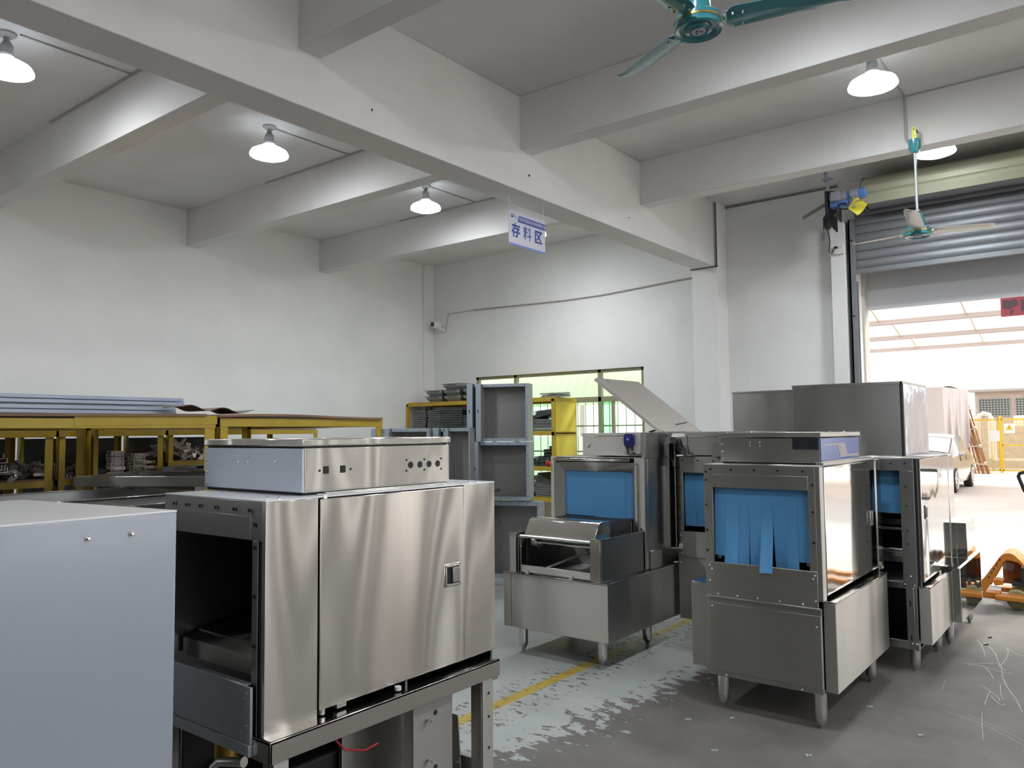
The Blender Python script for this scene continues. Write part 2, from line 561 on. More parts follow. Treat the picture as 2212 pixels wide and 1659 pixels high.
w.box(6.1, XR, 9.30, 9.70, 0, ZC)
structure('wall_door', w, PLASTER)
w = MB()
w.box(XL, -7.0, YB - 0.2, YB, 0, ZC); w.box(-6.3, -5.4, YB - 0.2, YB, 0, ZC); w.box(-5.0, XR, YB - 0.2, YB, 0, ZC); w.box(-7.0, -5.0, YB - 0.2, YB, 0, .6); w.box(-7.0, -5.0, YB - 0.2, YB, 3.6, ZC)  # unseen slots, added so the machine fronts catch bright streaks
structure('wall_front', w, painted('dimmed_far_wall', (0.30, 0.30, 0.30), (0.36, 0.36, 0.35)))  # unseen wall, toned dark to give the steel dim reflections
w = MB()
w.box(XR, XR + 0.2, 7.0, 8.1, 0, ZC); w.box(XR, XR + 0.2, .8, 1.2, 0, ZC); w.box(XR, XR + 0.2, 8.1, 8.8, 3.0, ZC); w.box(XR, XR + 0.2, 8.8, 9.7, 0, ZC); w.box(XR, XR + 0.2, YB, -5.5, 0, ZC); w.box(XR, XR + 0.2, -5.5, 7.0, 3.6, ZC)  # unseen corner slot and bay post, added for bands mirrored in the steel
structure('wall_right', w, PLASTER)
structure('trim_1', MB().box(XL, -9.085, 9.27, YF, 0, ZC), PLASTER, 0.004)          # corner pilaster
structure('column', MB().box(-4.185, -3.85, 9.0, 9.30, 0, 3.652), PLASTER, 0.006)
structure('beam', MB().box(-4.17, -3.88, YB, 9.0, 3.652, ZC), CEIL, 0.006)
structure('column', MB().box(-3.95, -3.85, 9.0, 9.30, 3.652, ZC), PLASTER, 0.004)
structure('column', MB().box(6.2, 6.5, 8.9, 9.30, 0, ZC), plain('reflection_column_grey', (.30, .30, .30), .6), 0.006)  # unseen column, added as a dark band in the big body's reflections
structure('column', MB().box(4.72, 4.98, 9.1, 9.32, 0, ZC), plain('reflection_column_grey_2', (.22, .22, .22), .6), 0.006)  # second unseen column, added for another dark reflected band
structure('beam', MB().box(2.6, 2.9, YB, 9.3, 3.652, ZC), CEIL, 0.006)
structure('column', MB().box(2.58, 2.92, 2.0, 2.34, 0, 3.652), PLASTER, 0.006)  # unseen column, added to be mirrored in the side panels
for y in (7.15, 5.10, 2.87, 0.75, -1.4, -3.6, -5.8, -8.0, -10.2):
    structure('beam', MB().box(XL, -4.17, y, y + 0.17, 4.0, ZC), CEIL, 0.004)
    structure('beam', MB().box(-3.88, 2.6, y, y + 0.17, 4.0, ZC), CEIL, 0.004)
    structure('beam', MB().box(2.9, XR, y, y + 0.17, 4.0, ZC), CEIL, 0.004)
# thin wiring trim at the column head and along the wall top
structure('trim_3', MB().box(-4.2, -3.84, 8.985, 9.0, 3.64, 3.652).box(-3.86, -3.845, 8.985, 9.0, 3.64, ZC - 0.02), plain('grey_groove', (0.12, 0.12, 0.12), 0.8))
structure('trim_4', MB().box(-3.85, -2.5, 9.28, 9.30, ZC - 0.03, ZC - 0.012), plain('grey_groove_2', (0.2, 0.2, 0.2), 0.8))
# pilaster beside the roller door
structure('column', MB().box(-2.56, -2.40, 9.14, 9.30, 0, 3.99), PLASTER, 0.006)

# window: frames, panes, bars, outside panelling
WF = plain('olive_frame', (0.30, 0.30, 0.20), rough=0.5)
wt = Thing('window_1', None, None, (-6.67, 9.56, 0.95), kind='structure')
x0, x1, z0, z1 = -8.19, -5.155, 0.95, 2.53
fr = MB()
fr.box(x0, x0 + .05, 9.54, 9.6, z0, z1); fr.box(x1 - .06, x1, 9.54, 9.6, z0, z1)
fr.box(x0, x1, 9.54, 9.6, z1 - .045, z1); fr.box(x0, x1, 9.54, 9.6, z0, z0 + .05)
fr.box(x0, x1, 9.54, 9.6, 2.07, 2.145)
for xx in (-7.40, -5.885):
    fr.box(xx - .03, xx + .03, 9.54, 9.6, z0, z1)
fr.box(-6.66, -6.61, 9.54, 9.6, z0, 2.07)
wt.part('window_frame', fr, WF, bevel=.004)
for a, b in ((x0 + .05, -7.43), (-7.37, -5.915), (-5.855, x1 - .06)):
    wt.part('pane', MB().box(a, b, 9.566, 9.570, 2.145, z1 - .045), GLASS_CLEAR)
for a, b, g in ((x0 + .05, -7.43, GLASS_CLEAR), (-7.37, -6.66, GLASS_PALE), (-6.61, -5.915, GLASS_CLEAR), (-5.855, -5.70, GLASS_GREEN), (-5.66, x1 - .06, GLASS_CLEAR)):
    wt.part('pane', MB().box(a, b, 9.566, 9.570, z0 + .05, 2.07), g)
wt.part('sash', MB().box(-5.70, -5.66, 9.55, 9.59, z0 + .05, 2.07), WF)
wt.part('sill', MB().box(x0 - .02, x1 + .02, 9.46, 9.54, z0 - .03, z0), PLASTER)
bars = MB()
BARM = plain('pale_bar', (0.42, 0.50, 0.38), rough=0.5)
k = x0 + .11
while k < x1:
    bars.cyl((k, 9.64, z0), (k, 9.64, 2.07), .006, n=6); k += .135
for zz in (1.35, 1.72):
    bars.box(x0, x1, 9.632, 9.648, zz, zz + .02)
wt.part('window_grille', bars, BARM)

# ------------------------------------------------------------------ roller door
SLAT = plain('galvanised_slat', (0.25, 0.265, 0.285), rough=0.5, metal=0.5, var=.08, vscale=5)
COVER = plain('cream_cover', (0.45, 0.46, 0.34), rough=0.4, metal=0.2)
GREYWALL = plain('grey_fascia', (0.72, 0.74, 0.78), rough=0.5)
rd = Thing('door_1', 'raised grey roller shutter door with horizontal slats above the daylit doorway', None, (0.5, 9.2, 0), kind='structure')
def slat_surf(u, v):
    z = 3.43 + v * 0.70
    ph = (v * 0.70 / 0.098) % 1.0
    yy = 9.20 - 0.016 * math.sin(PI * ph) ** 0.7
    return (-2.30 + u * 5.6, yy, z)
rd.part('shutter_curtain', MB().sheet(slat_surf, 1, 96, (0, .012, 0)), SLAT)
grv = MB()
k = 3.43
while k < 4.08:
    grv.box(-2.30, 3.30, 9.196, 9.203, k - .004, k + .004); k += .098
rd.part('slat_joint', grv, plain('dark_joint', (0.05, 0.055, 0.07), 0.6))
rd.part('bottom_bar', MB().box(-2.31, 3.31, 9.175, 9.215, 3.375, 3.43), SLAT, bevel=.004)
rd.part('guide_rail', MB().box(-2.365, -2.345, 9.15, 9.30, 0, 3.99).box(-2.365, -2.295, 9.15, 9.16, 0, 3.99).box(-2.365, -2.295, 9.235, 9.245, 0, 3.3), SLAT, bevel=.002)
rd.part('guide_rail', MB().box(3.3, 3.36, 9.15, 9.30, 0, 3.99), SLAT, bevel=.002)
hl = MB()
for zz in (2.9, 3.75, 2.1, 1.2): hl.cyl((-2.33, 9.148, zz), (-2.33, 9.15, zz), .012, n=12)
rd.part('rail_hole', hl, BOLT)
cv = [(8.78, 4.03), (8.74, 4.10), (8.755, 4.135), (8.735, 4.15), (8.735, 4.21), (8.76, 4.22), (8.76, 4.23), (8.84, 4.31), (8.95, 4.36), (9.28, 4.37), (9.28, 4.35),
      (8.96, 4.345), (8.85, 4.295), (8.775, 4.225), (8.75, 4.21), (8.75, 4.155), (8.77, 4.14), (8.755, 4.10), (8.79, 4.035)]
rd.part('roll_cover', MB().prism(cv, 'x', -2.12, 3.3), COVER, bevel=.002)
rd.part('roll', MB().cyl((-2.1, 9.02, 4.17), (3.3, 9.02, 4.17), .135, n=28), SLAT)
rd.part('end_plate', MB().prism([(8.78, 4.03), (8.73, 4.2), (8.9, 4.36), (9.28, 4.37), (9.28, 4.03)], 'x', -2.135, -2.12), SLAT)
structure('trim_5', MB().box(-2.33, 3.4, 9.66, 9.70, 3.02, 4.0), GREYWALL, 0.004)   # grey board behind the shutter
structure('trim_6', MB().box(-2.345, -2.31, 9.50, 9.70, 0, 3.6), plain('jamb_paint', (0.55, 0.52, 0.47), 0.7), 0.003)

# motor of the roller door
MOT = plain('grey_motor', (0.38, 0.40, 0.46), 0.35, metal=0.3)
MBL = plain('blue_motor', (0.10, 0.22, 0.60), 0.35, coat=0.3)
def toward(mb, k=.958):
    mb.v = [(x * k, y * k, 1.65 + (z - 1.65) * k) for (x, y, z) in mb.v]
    return mb
mo = Thing('roller_door_motor', 'blue and grey roller door motor on a black triangular bracket beside the door', 'motor', (-2.5, 9.0, 4.0))
br = MB().prism([(8.86, 4.02), (8.86, 4.28), (9.28, 4.38), (9.28, 3.90), (8.98, 3.93)], 'x', -2.52, -2.505)
br.prism([(8.72, 3.96), (9.02, 3.94), (9.02, 4.10)], 'x', -2.40, -2.39)
mo.part('mounting_bracket', toward(br), BLACK, bevel=.002)
mo.part('motor_body', toward(MB().cyl((-2.49, 8.97, 4.21), (-2.31, 8.97, 4.21), .06, n=24)), MOT)
mo.part('motor_body', toward(MB().cyl((-2.31, 8.97, 4.21), (-2.12, 8.97, 4.22), .055, n=24)), MBL)
mo.part('clamp_ring', toward(MB().cyl((-2.27, 8.97, 4.21), (-2.19, 8.97, 4.21), .066, n=24)), MOT)
mo.part('gearbox', toward(MB().box(-2.49, -2.30, 8.93, 9.03, 4.10, 4.16)), MBL, bevel=.006)
mo.part('rating_plate', toward(MB().box(-2.47, -2.37, 8.895, 8.905, 4.165, 4.265)), MOT, bevel=.002)
mo.part('ceiling_strut', toward(MB().box(-2.535, -2.505, 8.98, 9.01, 4.24, ZC).box(-2.58, -2.46, 8.95, 9.04, ZC - .012, ZC)), MOT, bevel=.002)
mo.part('support_arm', toward(MB().obox((-2.66, 9.0, 4.12), (.32, .03, .035), (0, -.42, 0))), SLAT, bevel=.002)
mo.part('cable_loop', toward(MB().tube([(-2.38 + .10 * math.cos(t) * (1 if t > 3 else .7) + .02 * t, 8.92, 4.09 + .035 * math.sin(t)) for t in [i * .5 for i in range(14)]], .009)), BLACK)
mo.part('chain_wheel', toward(MB().cyl((-2.53, 8.9, 3.93), (-2.49, 8.9, 3.93), .075, n=24)), BLACK)
mo.part('lever', toward(MB().box(-2.235, -2.215, 8.90, 8.93, 4.05, 4.18).tube([(-2.22, 8.9, 4.09), (-2.17, 8.88, 4.12), (-2.10, 8.88, 4.125)], .006)), CHROME)
mo.part('strut_extension', MB().box(-2.45, -2.42, 8.61, 8.64, 4.30, ZC), MOT)
def flag(u, v):
    return (-2.26 + u * .17 + .0 * v, 8.86 + .02 * math.sin(u * 5 + v * 3), 4.02 + (v - .5) * .2 + .02 * math.sin(u * 7))
fl = MB()
fl.sheet(lambda u, v: (-2.10 + (u - v) * .098, 8.52 + .018 * math.sin(4 * u + 2 * v) + .02 * u, 3.86 + (u + v) * .098), 8, 8, (0, .002, 0))
single('warning_cloth', fl, plain('yellow_cloth', (0.72, 0.62, 0.05), 0.8), 'square yellow cloth hanging by a corner from the roller door motor', 'cloth')
cd = Thing('pendant_switch', 'small grey push-button box hanging on a black cable left of the motor', 'switch', (-2.57, 8.95, 3.74))
cd.part('cable', MB().tube([(-2.52, 8.93, 4.05), (-2.56, 8.93, 4.0), (-2.565, 8.94, 3.86)], .005), BLACK)
cd.part('switch_box', MB().box(-2.59, -2.55, 8.93, 8.96, 3.74, 3.84), MOT, bevel=.004)
so = Thing('wall_socket', 'white surface socket with a black plug on the pilaster by the door', 'socket', (-2.46, 9.12, 3.62))
so.part('socket_box', MB().box(-2.51, -2.41, 9.10, 9.14, 3.61, 3.71), WHITE_P, bevel=.006)
so.part('plug', MB().box(-2.50, -2.465, 9.07, 9.10, 3.675, 3.695), BLACK, bevel=.003)
so.part('power_cable', MB().tube([(-2.53, 8.95, 4.0), (-2.545, 9.0, 3.88), (-2.53, 9.05, 3.75), (-2.55, 9.06, 3.65), (-2.53, 9.07, 3.62), (-2.50, 9.07, 3.66), (-2.485, 9.075, 3.685)], .005), BLACK)
structure('trim_7', MB().box(-2.585, -2.57, 9.285, 9.30, 0, 3.9), PLASTER, 0.002)

# ------------------------------------------------------------------ yard outside
YARD = painted('yard_concrete', (0.50, 0.46, 0.42), (0.62, 0.57, 0.52), 0.9, 0.4)
structure('ground', MB().box(-40, 60, 9.75, 70, -0.10, 0.0), YARD)
structure('ground', MB().box(7.3, 60, -25, 9.75, -0.10, 0.0), YARD)
structure('trim_8', MB().box(-2.33, 3.4, 9.6, 9.8, -0.02, 0.006), plain('steel_threshold', (0.4, 0.4, 0.4), 0.4, metal=.8))
# corrugated pale green panelling beyond the window
PG = translucent('pale_green_sheet', (0.82, 0.90, 0.78), 0.45)
def corr(u, v):
    x = -9.2 + u * 5.0
    return (x, 10.1 + v * 0.5 + .045 * math.sin(x * 2 * PI / .16), 2.05 + v * 0.95)
structure('wall_outside', MB().sheet(corr, 240, 1), PG)
structure('wall_outside', MB().box(-12, -4.2, 13.0, 13.1, 0, 1.55), plain('pale_yard_wall', (0.74, 0.77, 0.72), 0.9, var=.15, vscale=2))
# yard canopy of reflective sheet, with cross beams
CAN = translucent('canopy_sheet', (0.90, 0.82, 0.76), 0.55)
CANB = plain('canopy_beam', (0.50, 0.44, 0.43), 0.5, metal=.2)
RAFT = plain('cream_rafter', (0.62, 0.54, 0.36), 0.6)
cn = Thing('canopy', None, None, (0, 24, 0), kind='structure')
ys = [18.2, 22.1, 26.0, 29.9]
for i in range(3):
    a, b = ys[i], ys[i + 1]
    cn.part('canopy_sheet', MB().sheet(lambda u, v, a=a, b=b: (-12 + u * 26, a + v * (b - a), 4.42 + .40 * math.sin(PI * v) ** .8), 1, 16), CAN)
for y in ys:
    cn.part('cross_beam', MB().box(-12, 14, y - .10, y + .10, 4.36, 4.66 - .1), CANB, bevel=.01)
for i in range(3):
    for x in range(-11, 14, 2):
        a, b = ys[i], ys[i + 1]
        cn.part('rafter', MB().tube([(x - .3 * i, a + (b - a) * t, 4.39 + .40 * math.sin(PI * t) ** .8) for t in (0, .1, .25, .4, .5, .6, .75, .9, 1)], .022, n=6), RAFT)
for x in (-11.8, 13.8):
    for y in (18.2, 29.9):
        cn.part('canopy_post', MB().cyl((x, y, 0), (x, y, 4.4), .07), CANB)
bn = Thing('banner', 'red banner with a dark figure pattern hanging under the yard canopy', 'banner', (-1.5, 19.6, 3.9))
bn.part('banner_cloth', MB().box(-2.02, 0.2, 19.6, 19.63, 4.02, 4.42), plain('red_banner', (0.24, 0.04, 0.06), 0.6))
bp = MB()
for (a, b, c, d) in ((-1.98, -1.70, 4.20, 4.38), (-1.66, -1.52, 4.12, 4.36), (-1.46, -1.30, 4.22, 4.40), (-1.86, -1.78, 4.08, 4.16), (-1.2, -.9, 4.1, 4.3)):
    bp.prism([(a, c), (a + (b - a) * .4, c - .02), (b, c + .05), (b - .03, d), (a + (b - a) * .5, d - .03), (a + .02, d)], 'y', 19.590, 19.599)
bn.part('dark_pattern', bp, plain('dark_print', (0.06, 0.04, 0.06), 0.7))
bn.part('banner_cord', MB().cyl((-1.95, 19.61, 4.42), (-1.95, 19.61, 4.47), .006, n=6).cyl((.1, 19.61, 4.42), (.1, 19.61, 4.47), .006, n=6), BLACK)

# parked car, seen end on beside the doorway
CARP = plain('silver_car_paint', (0.42, 0.42, 0.43), rough=0.25, metal=0.6, coat=0.8)
CGL = plain('car_glass', (0.03, 0.035, 0.04), rough=0.08, coat=1.0)
car = Thing('car', 'silver saloon car parked in the yard with a white sunshade behind the windscreen', 'car', (-4.35, 24.4, 0))
L0 = 22.05
def carsec(t):
    """half widths and heights of the body at length t (0 front .. 1 rear)"""
    hood = [(0, .62), (.03, .74), (.20, .92), (.27, .98), (.40, 1.42), (.50, 1.50), (.68, 1.47), (.82, 1.18), (.95, 1.06), (1.0, .70)]
    for i in range(len(hood) - 1):
        if hood[i][0] <= t <= hood[i + 1][0]:
            k = (t - hood[i][0]) / (hood[i + 1][0] - hood[i][0])
            return hood[i][1] + k * (hood[i + 1][1] - hood[i][1])
    return .7
def carbody(u, v):
    t = v
    top = carsec(t)
    wd = .90 * (1 - .10 * (2 * abs(t - .5)) ** 4)
    belt = min(top, .95 - .12 * (2 * abs(t - .5)) ** 2)
    pts = [(-wd * .94, .22), (-wd, .45), (-wd, belt * .8), (-wd * .97, belt), (-wd * .78, top - .04 if top > belt else belt), (-wd * .5, top), (0, top + .02),
           (wd * .5, top), (wd * .78, top - .04 if top > belt else belt), (wd * .97, belt), (wd, belt * .8), (wd, .45), (wd * .94, .22)]
    k = u * (len(pts) - 1)
    i = min(int(k), len(pts) - 2)
    q = k - i
    x = pts[i][0] + q * (pts[i + 1][0] - pts[i][0]); z = pts[i][1] + q * (pts[i + 1][1] - pts[i][1])
    return (-4.40 + x, L0 + 4.6 * t, z)
body = MB().sheet(carbody, 24, 46)
for t in (0.0, 1.0):
    loop = [carbody(i / 24, t) for i in range(25)]
    body.add(loop, [tuple(range(25))])
body.add([carbody(u, v) for (u, v) in ((0, 0), (1, 0), (1, 1), (0, 1))], [(0, 1, 2, 3)])
car.part('body', body, CARP)
def on_car(u0, u1, v0, v1, off=.012):
    def fn(u, v):
        p = Vector(carbody(u0 + (u1 - u0) * u, v0 + (v1 - v0) * v))
        c = Vector((-4.40, p.y, .8))
        d = (p - c); d.y = 0
        return p + d.normalized() * off
    return MB().sheet(fn, 8, 8)
car.part('side_window', on_car(.755, .82, .36, .54), CGL)
car.part('side_window', on_car(.755, .82, .56, .74), CGL)
car.part('side_window', on_car(.18, .245, .36, .74), CGL)
car.part('windscreen', on_car(.34, .66, .28, .395), CGL)
car.part('sunshade', on_car(.35, .65, .285, .39, .02), WHITE_P)
car.part('wing_mirror', MB().box(-3.50, -3.36, 23.35, 23.47, .93, 1.05), CARP, bevel=.03)
car.part('headlamp', MB().box(-3.80, -3.53, L0 + .02, L0 + .22, .60, .72), CGL, bevel=.02)
car.part('licence_plate', MB().box(-4.6, -4.2, L0 - .02, L0 - .005, .42, .52), WHITE_P)
car.part('bumper', MB().box(-5.22, -3.58, L0 - .04, L0 + .18, .22, .5), DARK, bevel=.06)
for (x, y) in ((-3.60, 22.95), (-3.60, 25.55), (-5.20, 22.95), (-5.20, 25.55)):
    s = 1 if x > -4.4 else -1
    wh = car.part('wheel', MB().cyl((x - .10, y, .32), (x + .10, y, .32), .32, n=32), BLACK, bevel=.02)
    rim = MB().cyl((x + s * .10, y, .32), (x + s * .108, y, .32), .07, n=16)
    for k in range(7):
        a = 2 * PI * k / 7
        rim.obox((x + s * .108, y + .12 * math.cos(a), .32 + .12 * math.sin(a)), (.012, .22, .045), (a, 0, 0))
    rim.tube([(x + s * .105, y + .22 * math.cos(2 * PI * k / 24), .32 + .22 * math.sin(2 * PI * k / 24)) for k in range(25)], .018)
    car.part('rim', rim, CHROME, parent=wh)

# tarpaulin covered stack
TARP = plain('grey_tarpaulin', (0.50, 0.45, 0.44), 0.6, bump=.03, bscale=2.5)
def tarp(u, v):
    # u round the front and right side, v downwards
    pts = [(-8.6, 31.0), (-5.05, 31.0), (-4.55, 33.0)]
    k = u * 2
    i = min(int(k), 1); q = k - i
    x = pts[i][0] + q * (pts[i + 1][0] - pts[i][0]); y = pts[i][1] + q * (pts[i + 1][1] - pts[i][1])
    fold = .09 * math.sin(u * 38 + v * 2) * v + .05 * math.sin(u * 91) * v
    hem = .16 * math.sin(u * 23) + .10 * math.sin(u * 61)
    return (x + fold * .5, y - fold - .15 * v, 3.1 - .05 * i * q - v * (2.0 + hem * v))
tp = MB().sheet(tarp, 90, 24)
tp.sheet(lambda u, v: (-8.6 + u * (3.55 + .5 * v), 31.0 + 2.0 * v, 3.1 + .06 * math.sin(u * 20) * math.sin(v * 6)), 30, 8)
single('tarpaulin', tp, TARP, 'pale grey tarpaulin draped over tall stacked goods behind the car', 'tarpaulin', loc=(-6.8, 32, 1))
gd = Thing('goods_stack', 'stacked goods under the tarpaulin, lower part showing behind the car', 'stack', (-6.8, 32.2, 0))
gd.part('crate', MB().box(-8.5, -5.2, 31.3, 33.0, 0, 1.5), plain('carton', (0.34, 0.27, 0.2), .8), bevel=.03)
gd.part('crate', MB().box(-8.4, -5.3, 31.3, 33.0, 1.5, 2.95), plain('carton_dark', (0.24, 0.2, 0.17), .8), bevel=.03)

# leaning bundle of copper-brown poles with clamps
POLE = plain('copper_brown_pole', (0.42, 0.20, 0.09), 0.35, metal=.35)
pole_lab = 'copper-brown scaffold pole in the bundle leaning left of the yellow fence'
P0 = None
for i in range(8):
    bx = -4.55 + .085 * i + random.uniform(-.02, .02)
    tx = -5.18 + .06 * i + random.uniform(-.03, .03)
    by, ty = 32.9 + random.uniform(-.12, .12), 33.6 + random.uniform(-.1, .1)
    zt = 2.95 + random.uniform(-.12, .12)
    p = single('scaffold_pole', MB().cyl((bx, by, 0.0), (tx, ty, zt), .032, n=10), POLE, pole_lab, 'pole', 'scaffold poles leaning in the yard')
for i, t in enumerate((.12, .33, .55, .78, .92)):
    cx_, cy_, cz_ = -4.25 + (-4.97 + 4.25) * t, 32.9 + .7 * t - .08, 2.95 * t
    m = MB().obox((cx_, cy_, cz_), (.62 - .12 * t, .05, .05), (0, .12 * (-1) ** i, 0))
    m.obox((cx_ + .25, cy_ - .03, cz_ + .02), (.10, .10, .10), (0.3, 0.2, 0))
    single('pole_clamp', m, plain('pale_clamp_%d' % i, (0.62, 0.52, 0.38), .5), 'pale clamp tying the leaning copper-brown poles together, seen across the bundle', 'clamp', 'clamps on the leaning poles')

# yellow mesh fence
FY = plain('fence_yellow', (0.72, 0.50, 0.03), 0.5)
fe = Thing('safety_fence', 'yellow welded mesh safety fence with hung warning sign at the yard end', 'fence', (-2, 34, 0))
for (a, b) in ((-5.1, -3.72), (-3.68, -2.9), (-2.82, -1.2), (-1.1, .6)):
    f = MB()
    f.box(a, a + .05, 33.98, 34.02, .06, 1.98); f.box(b - .05, b, 33.98, 34.02, .06, 1.98)
    f.box(a, b, 33.98, 34.02, 1.93, 1.98); f.box(a, b, 33.98, 34.02, .06, .11); 
    if a < -3 and a > -4: f.box(a, b, 33.98, 34.02, .98, 1.03)
    p = fe.part('fence_panel', f, FY)
    ms = MB()
    x = a + .1
    while x < b - .04:
        ms.box(x - .007, x + .007, 33.995, 34.005, .1, 1.95); x += .1
    z = .2
    while z < 1.95:
        ms.box(a, b, 33.992, 34.0, z - .006, z + .006); z += .1
    fe.part('wire_mesh', ms, FY, parent=p)
for x in (-3.70, -2.86, -1.15, .62):
    fe.part('fence_post', MB().box(x - .04, x + .04, 33.96, 34.04, 0, 2.1), FY)
ws = Thing('warning_sign', 'white card with a yellow warning triangle hung on the yellow fence', 'sign', (-3.42, 33.95, 1.45))
ws.part('card', MB().box(-3.58, -3.24, 33.955, 33.965, 1.45, 1.80), WHITE_P)
ws.part('triangle', MB().prism([(-3.53, 1.57), (-3.29, 1.57), (-3.41, 1.77)], 'y', 33.948, 33.955), FY)
ws.part('exclamation_mark', MB().box(-3.418, -3.402, 33.944, 33.948, 1.63, 1.71).box(-3.418, -3.402, 33.944, 33.948, 1.59, 1.61), BLACK)
single('blank_board', MB().box(-4.05, -3.72, 33.93, 33.95, 1.15, 1.55), WHITE_P, 'blank white board on the fence left of the warning sign', 'board')
# building behind the fence
BRK = plain('pale_brick', (0.52, 0.42, 0.36), 0.9, var=.35, vscale=6)
structure('wall_yard', MB().box(-5.0, 8, 38.0, 38.3, 0, 3.15), BRK)
structure('roof_yard', MB().box(-5.2, 8, 37.7, 38.6, 3.15, 3.25), plain('roof_edge', (.4, .36, .32), .7))
for i, (a, b) in enumerate(((-4.85, -3.75), (-3.55, -3.0), (-2.9, -1.6))):
    gw = Thing('window_%d' % (i + 2), None, None, ((a + b) / 2, 37.95, 2.1), kind='structure')
    gw.part('pane', MB().box(a, b, 37.96, 37.99, 2.15, 2.85), plain('dim_pane_%d' % i, (.10, .12, .12), .3))
    g = MB()
    x = a
    while x <= b + .01:
        g.box(x - .01, x + .01, 37.93, 37.95, 2.15, 2.85); x += .11
    z = 2.15
    while z <= 2.86:
        g.box(a, b, 37.93, 37.95, z - .01, z + .01); z += .1
    gw.part('window_grille', g, plain('grille_%d' % i, (.45, .45, .42), .5))
pip = Thing('white_pipework', 'white painted pipes with bends running behind the yellow fence', 'pipe', (-3.5, 35, 0))
pip.part('pipe', MB().tube([(-4.55, 35, .4), (-4.55, 35, 1.9), (-4.5, 35, 2.1), (-4.35, 35, 2.2), (-4.15, 35, 2.15), (-4.08, 35, 2.0), (-4.08, 35, .5)], .09, 12), WHITE_P)
pip.part('pipe', MB().tube([(-4.1, 34.9, .45), (-3.0, 34.9, .45), (-2.9, 34.9, .5), (-2.86, 34.9, .6), (-2.86, 34.9, 2.6), (-2.8, 34.9, 2.75), (-2.5, 34.9, 2.78)], .045, 10), WHITE_P)
pip.part('tank', MB().cyl((-4.08, 35, .5), (-4.08, 35, 1.9), .13, n=20), WHITE_P)
pip.part('valve', MB().cyl((-2.86, 34.9, 1.2), (-2.86, 34.9, 1.35), .08, n=12).cyl((-2.86, 34.9, 2.2), (-2.86, 34.9, 2.3), .08, n=12), WHITE_P)
pip.part('wall_box', MB().box(-3.35, -2.98, 34.95, 35.1, 1.7, 2.1), WHITE_P, bevel=.02)
pip.part('pipe_stand', MB().box(-4.6, -4.5, 34.95, 35.05, 0, .42).box(-4.13, -4.03, 34.95, 35.05, 0, .5).box(-2.9, -2.8, 34.87, 34.93, 0, .5), CANB)

# pallet truck in the doorway
pt = Thing('pallet_truck', 'orange hand pallet truck with a black loop handle standing at the doorway', 'pallet truck', (-.8, 8.6, 0))
def Q(a, b):   # outline read off side on: metres along x and up
    return (-.900 + ((2080 + a / 8.295) - 2190) * .00363, (1312 - (1150 + b / 8.295)) * .00424)
arm = [Q(*p) for p in ((385, 880), (460, 800), (740, 430), (800, 380), (900, 355), (980, 368), (1100, 470), (1180, 560), (1180, 620), (1070, 515), (950, 492), (850, 485), (790, 530), (465, 1065), (385, 1075))]
pt.part('arm_plate', MB().prism(arm, 'y', 8.50, 8.515), ORANGE, bevel=.004)
pt.part('arm_plate', MB().prism(arm, 'y', 8.86, 8.875), ORANGE, bevel=.004)
mk = MB()
for (a, b) in ((525, 810), (577, 730), (620, 660)):
    x, z = Q(a, b)
    mk.prism([(x - .007, z - .012), (x + .002, z - .009), (x + .008, z + .012), (x - .001, z + .011)], 'y', 8.498, 8.5)
x, z = Q(675, 570); mk.prism([(x - .012, z - .02), (x + .004, z - .012), (x + .012, z + .035), (x + .004, z + .01)], 'y', 8.498, 8.5)
pt.part('brand_mark', mk, plain('dark_print_2', (.03, .03, .09), .5))
x, z = Q(735, 485); pt.part('red_mark', MB().prism([(x - .012, z - .008), (x + .008, z - .012), (x + .012, z + .010), (x - .006, z + .014)], 'y', 8.498, 8.5), RED)
arch = [Q(*p) for p in ((740, 430), (800, 380), (900, 355), (980, 368), (1100, 470), (1180, 560), (1180, 600), (1090, 505), (850, 480), (790, 520))]
pt.part('arch_cover', MB().prism(arch, 'y', 8.515, 8.86), ORANGE, bevel=.004)
pt.part('back_plate', MB().box(-.99, -.62, 8.80, 8.815, .18, .42), plain('dark_orange', (.36, .12, .03), .5))
pt.part('data_label', MB().prism([Q(700, 720), Q(905, 765), Q(940, 625), Q(760, 600)], 'y', 8.79, 8.80), plain('grey_label', (.35, .33, .33), .5))
pt.part('foot_bar', MB().prism([Q(405, 1070), Q(720, 1065), Q(720, 1140), Q(690, 1180), Q(405, 1180)], 'y', 8.46, 8.60), ORANGE, bevel=.004)
pt.part('fork', MB().prism([Q(560, 900), Q(620, 870), Q(760, 885), Q(750, 960), Q(600, 990)], 'y', 8.60, 8.75), ORANGE, bevel=.004)
pt.part('fork', MB().box(-1.02, .25, 8.40, 8.56, .085, .13), ORANGE, bevel=.01)
pt.part('fork', MB().box(-1.02, .25, 8.86, 9.0, .085, .13), ORANGE, bevel=.01)
pt.part('pump_body', MB().box(-.825, -.64, 8.58, 8.78, .235, .365).cyl((-.74, 8.68, .12), (-.74, 8.68, .46), .05, n=20).box(-.90, -.62, 8.56, 8.80, .20, .235), DARK, bevel=.006)
pt.part('piston', MB().cyl((-.805, 8.6, .36), (-.805, 8.6, .41), .014, n=14), CHROME)
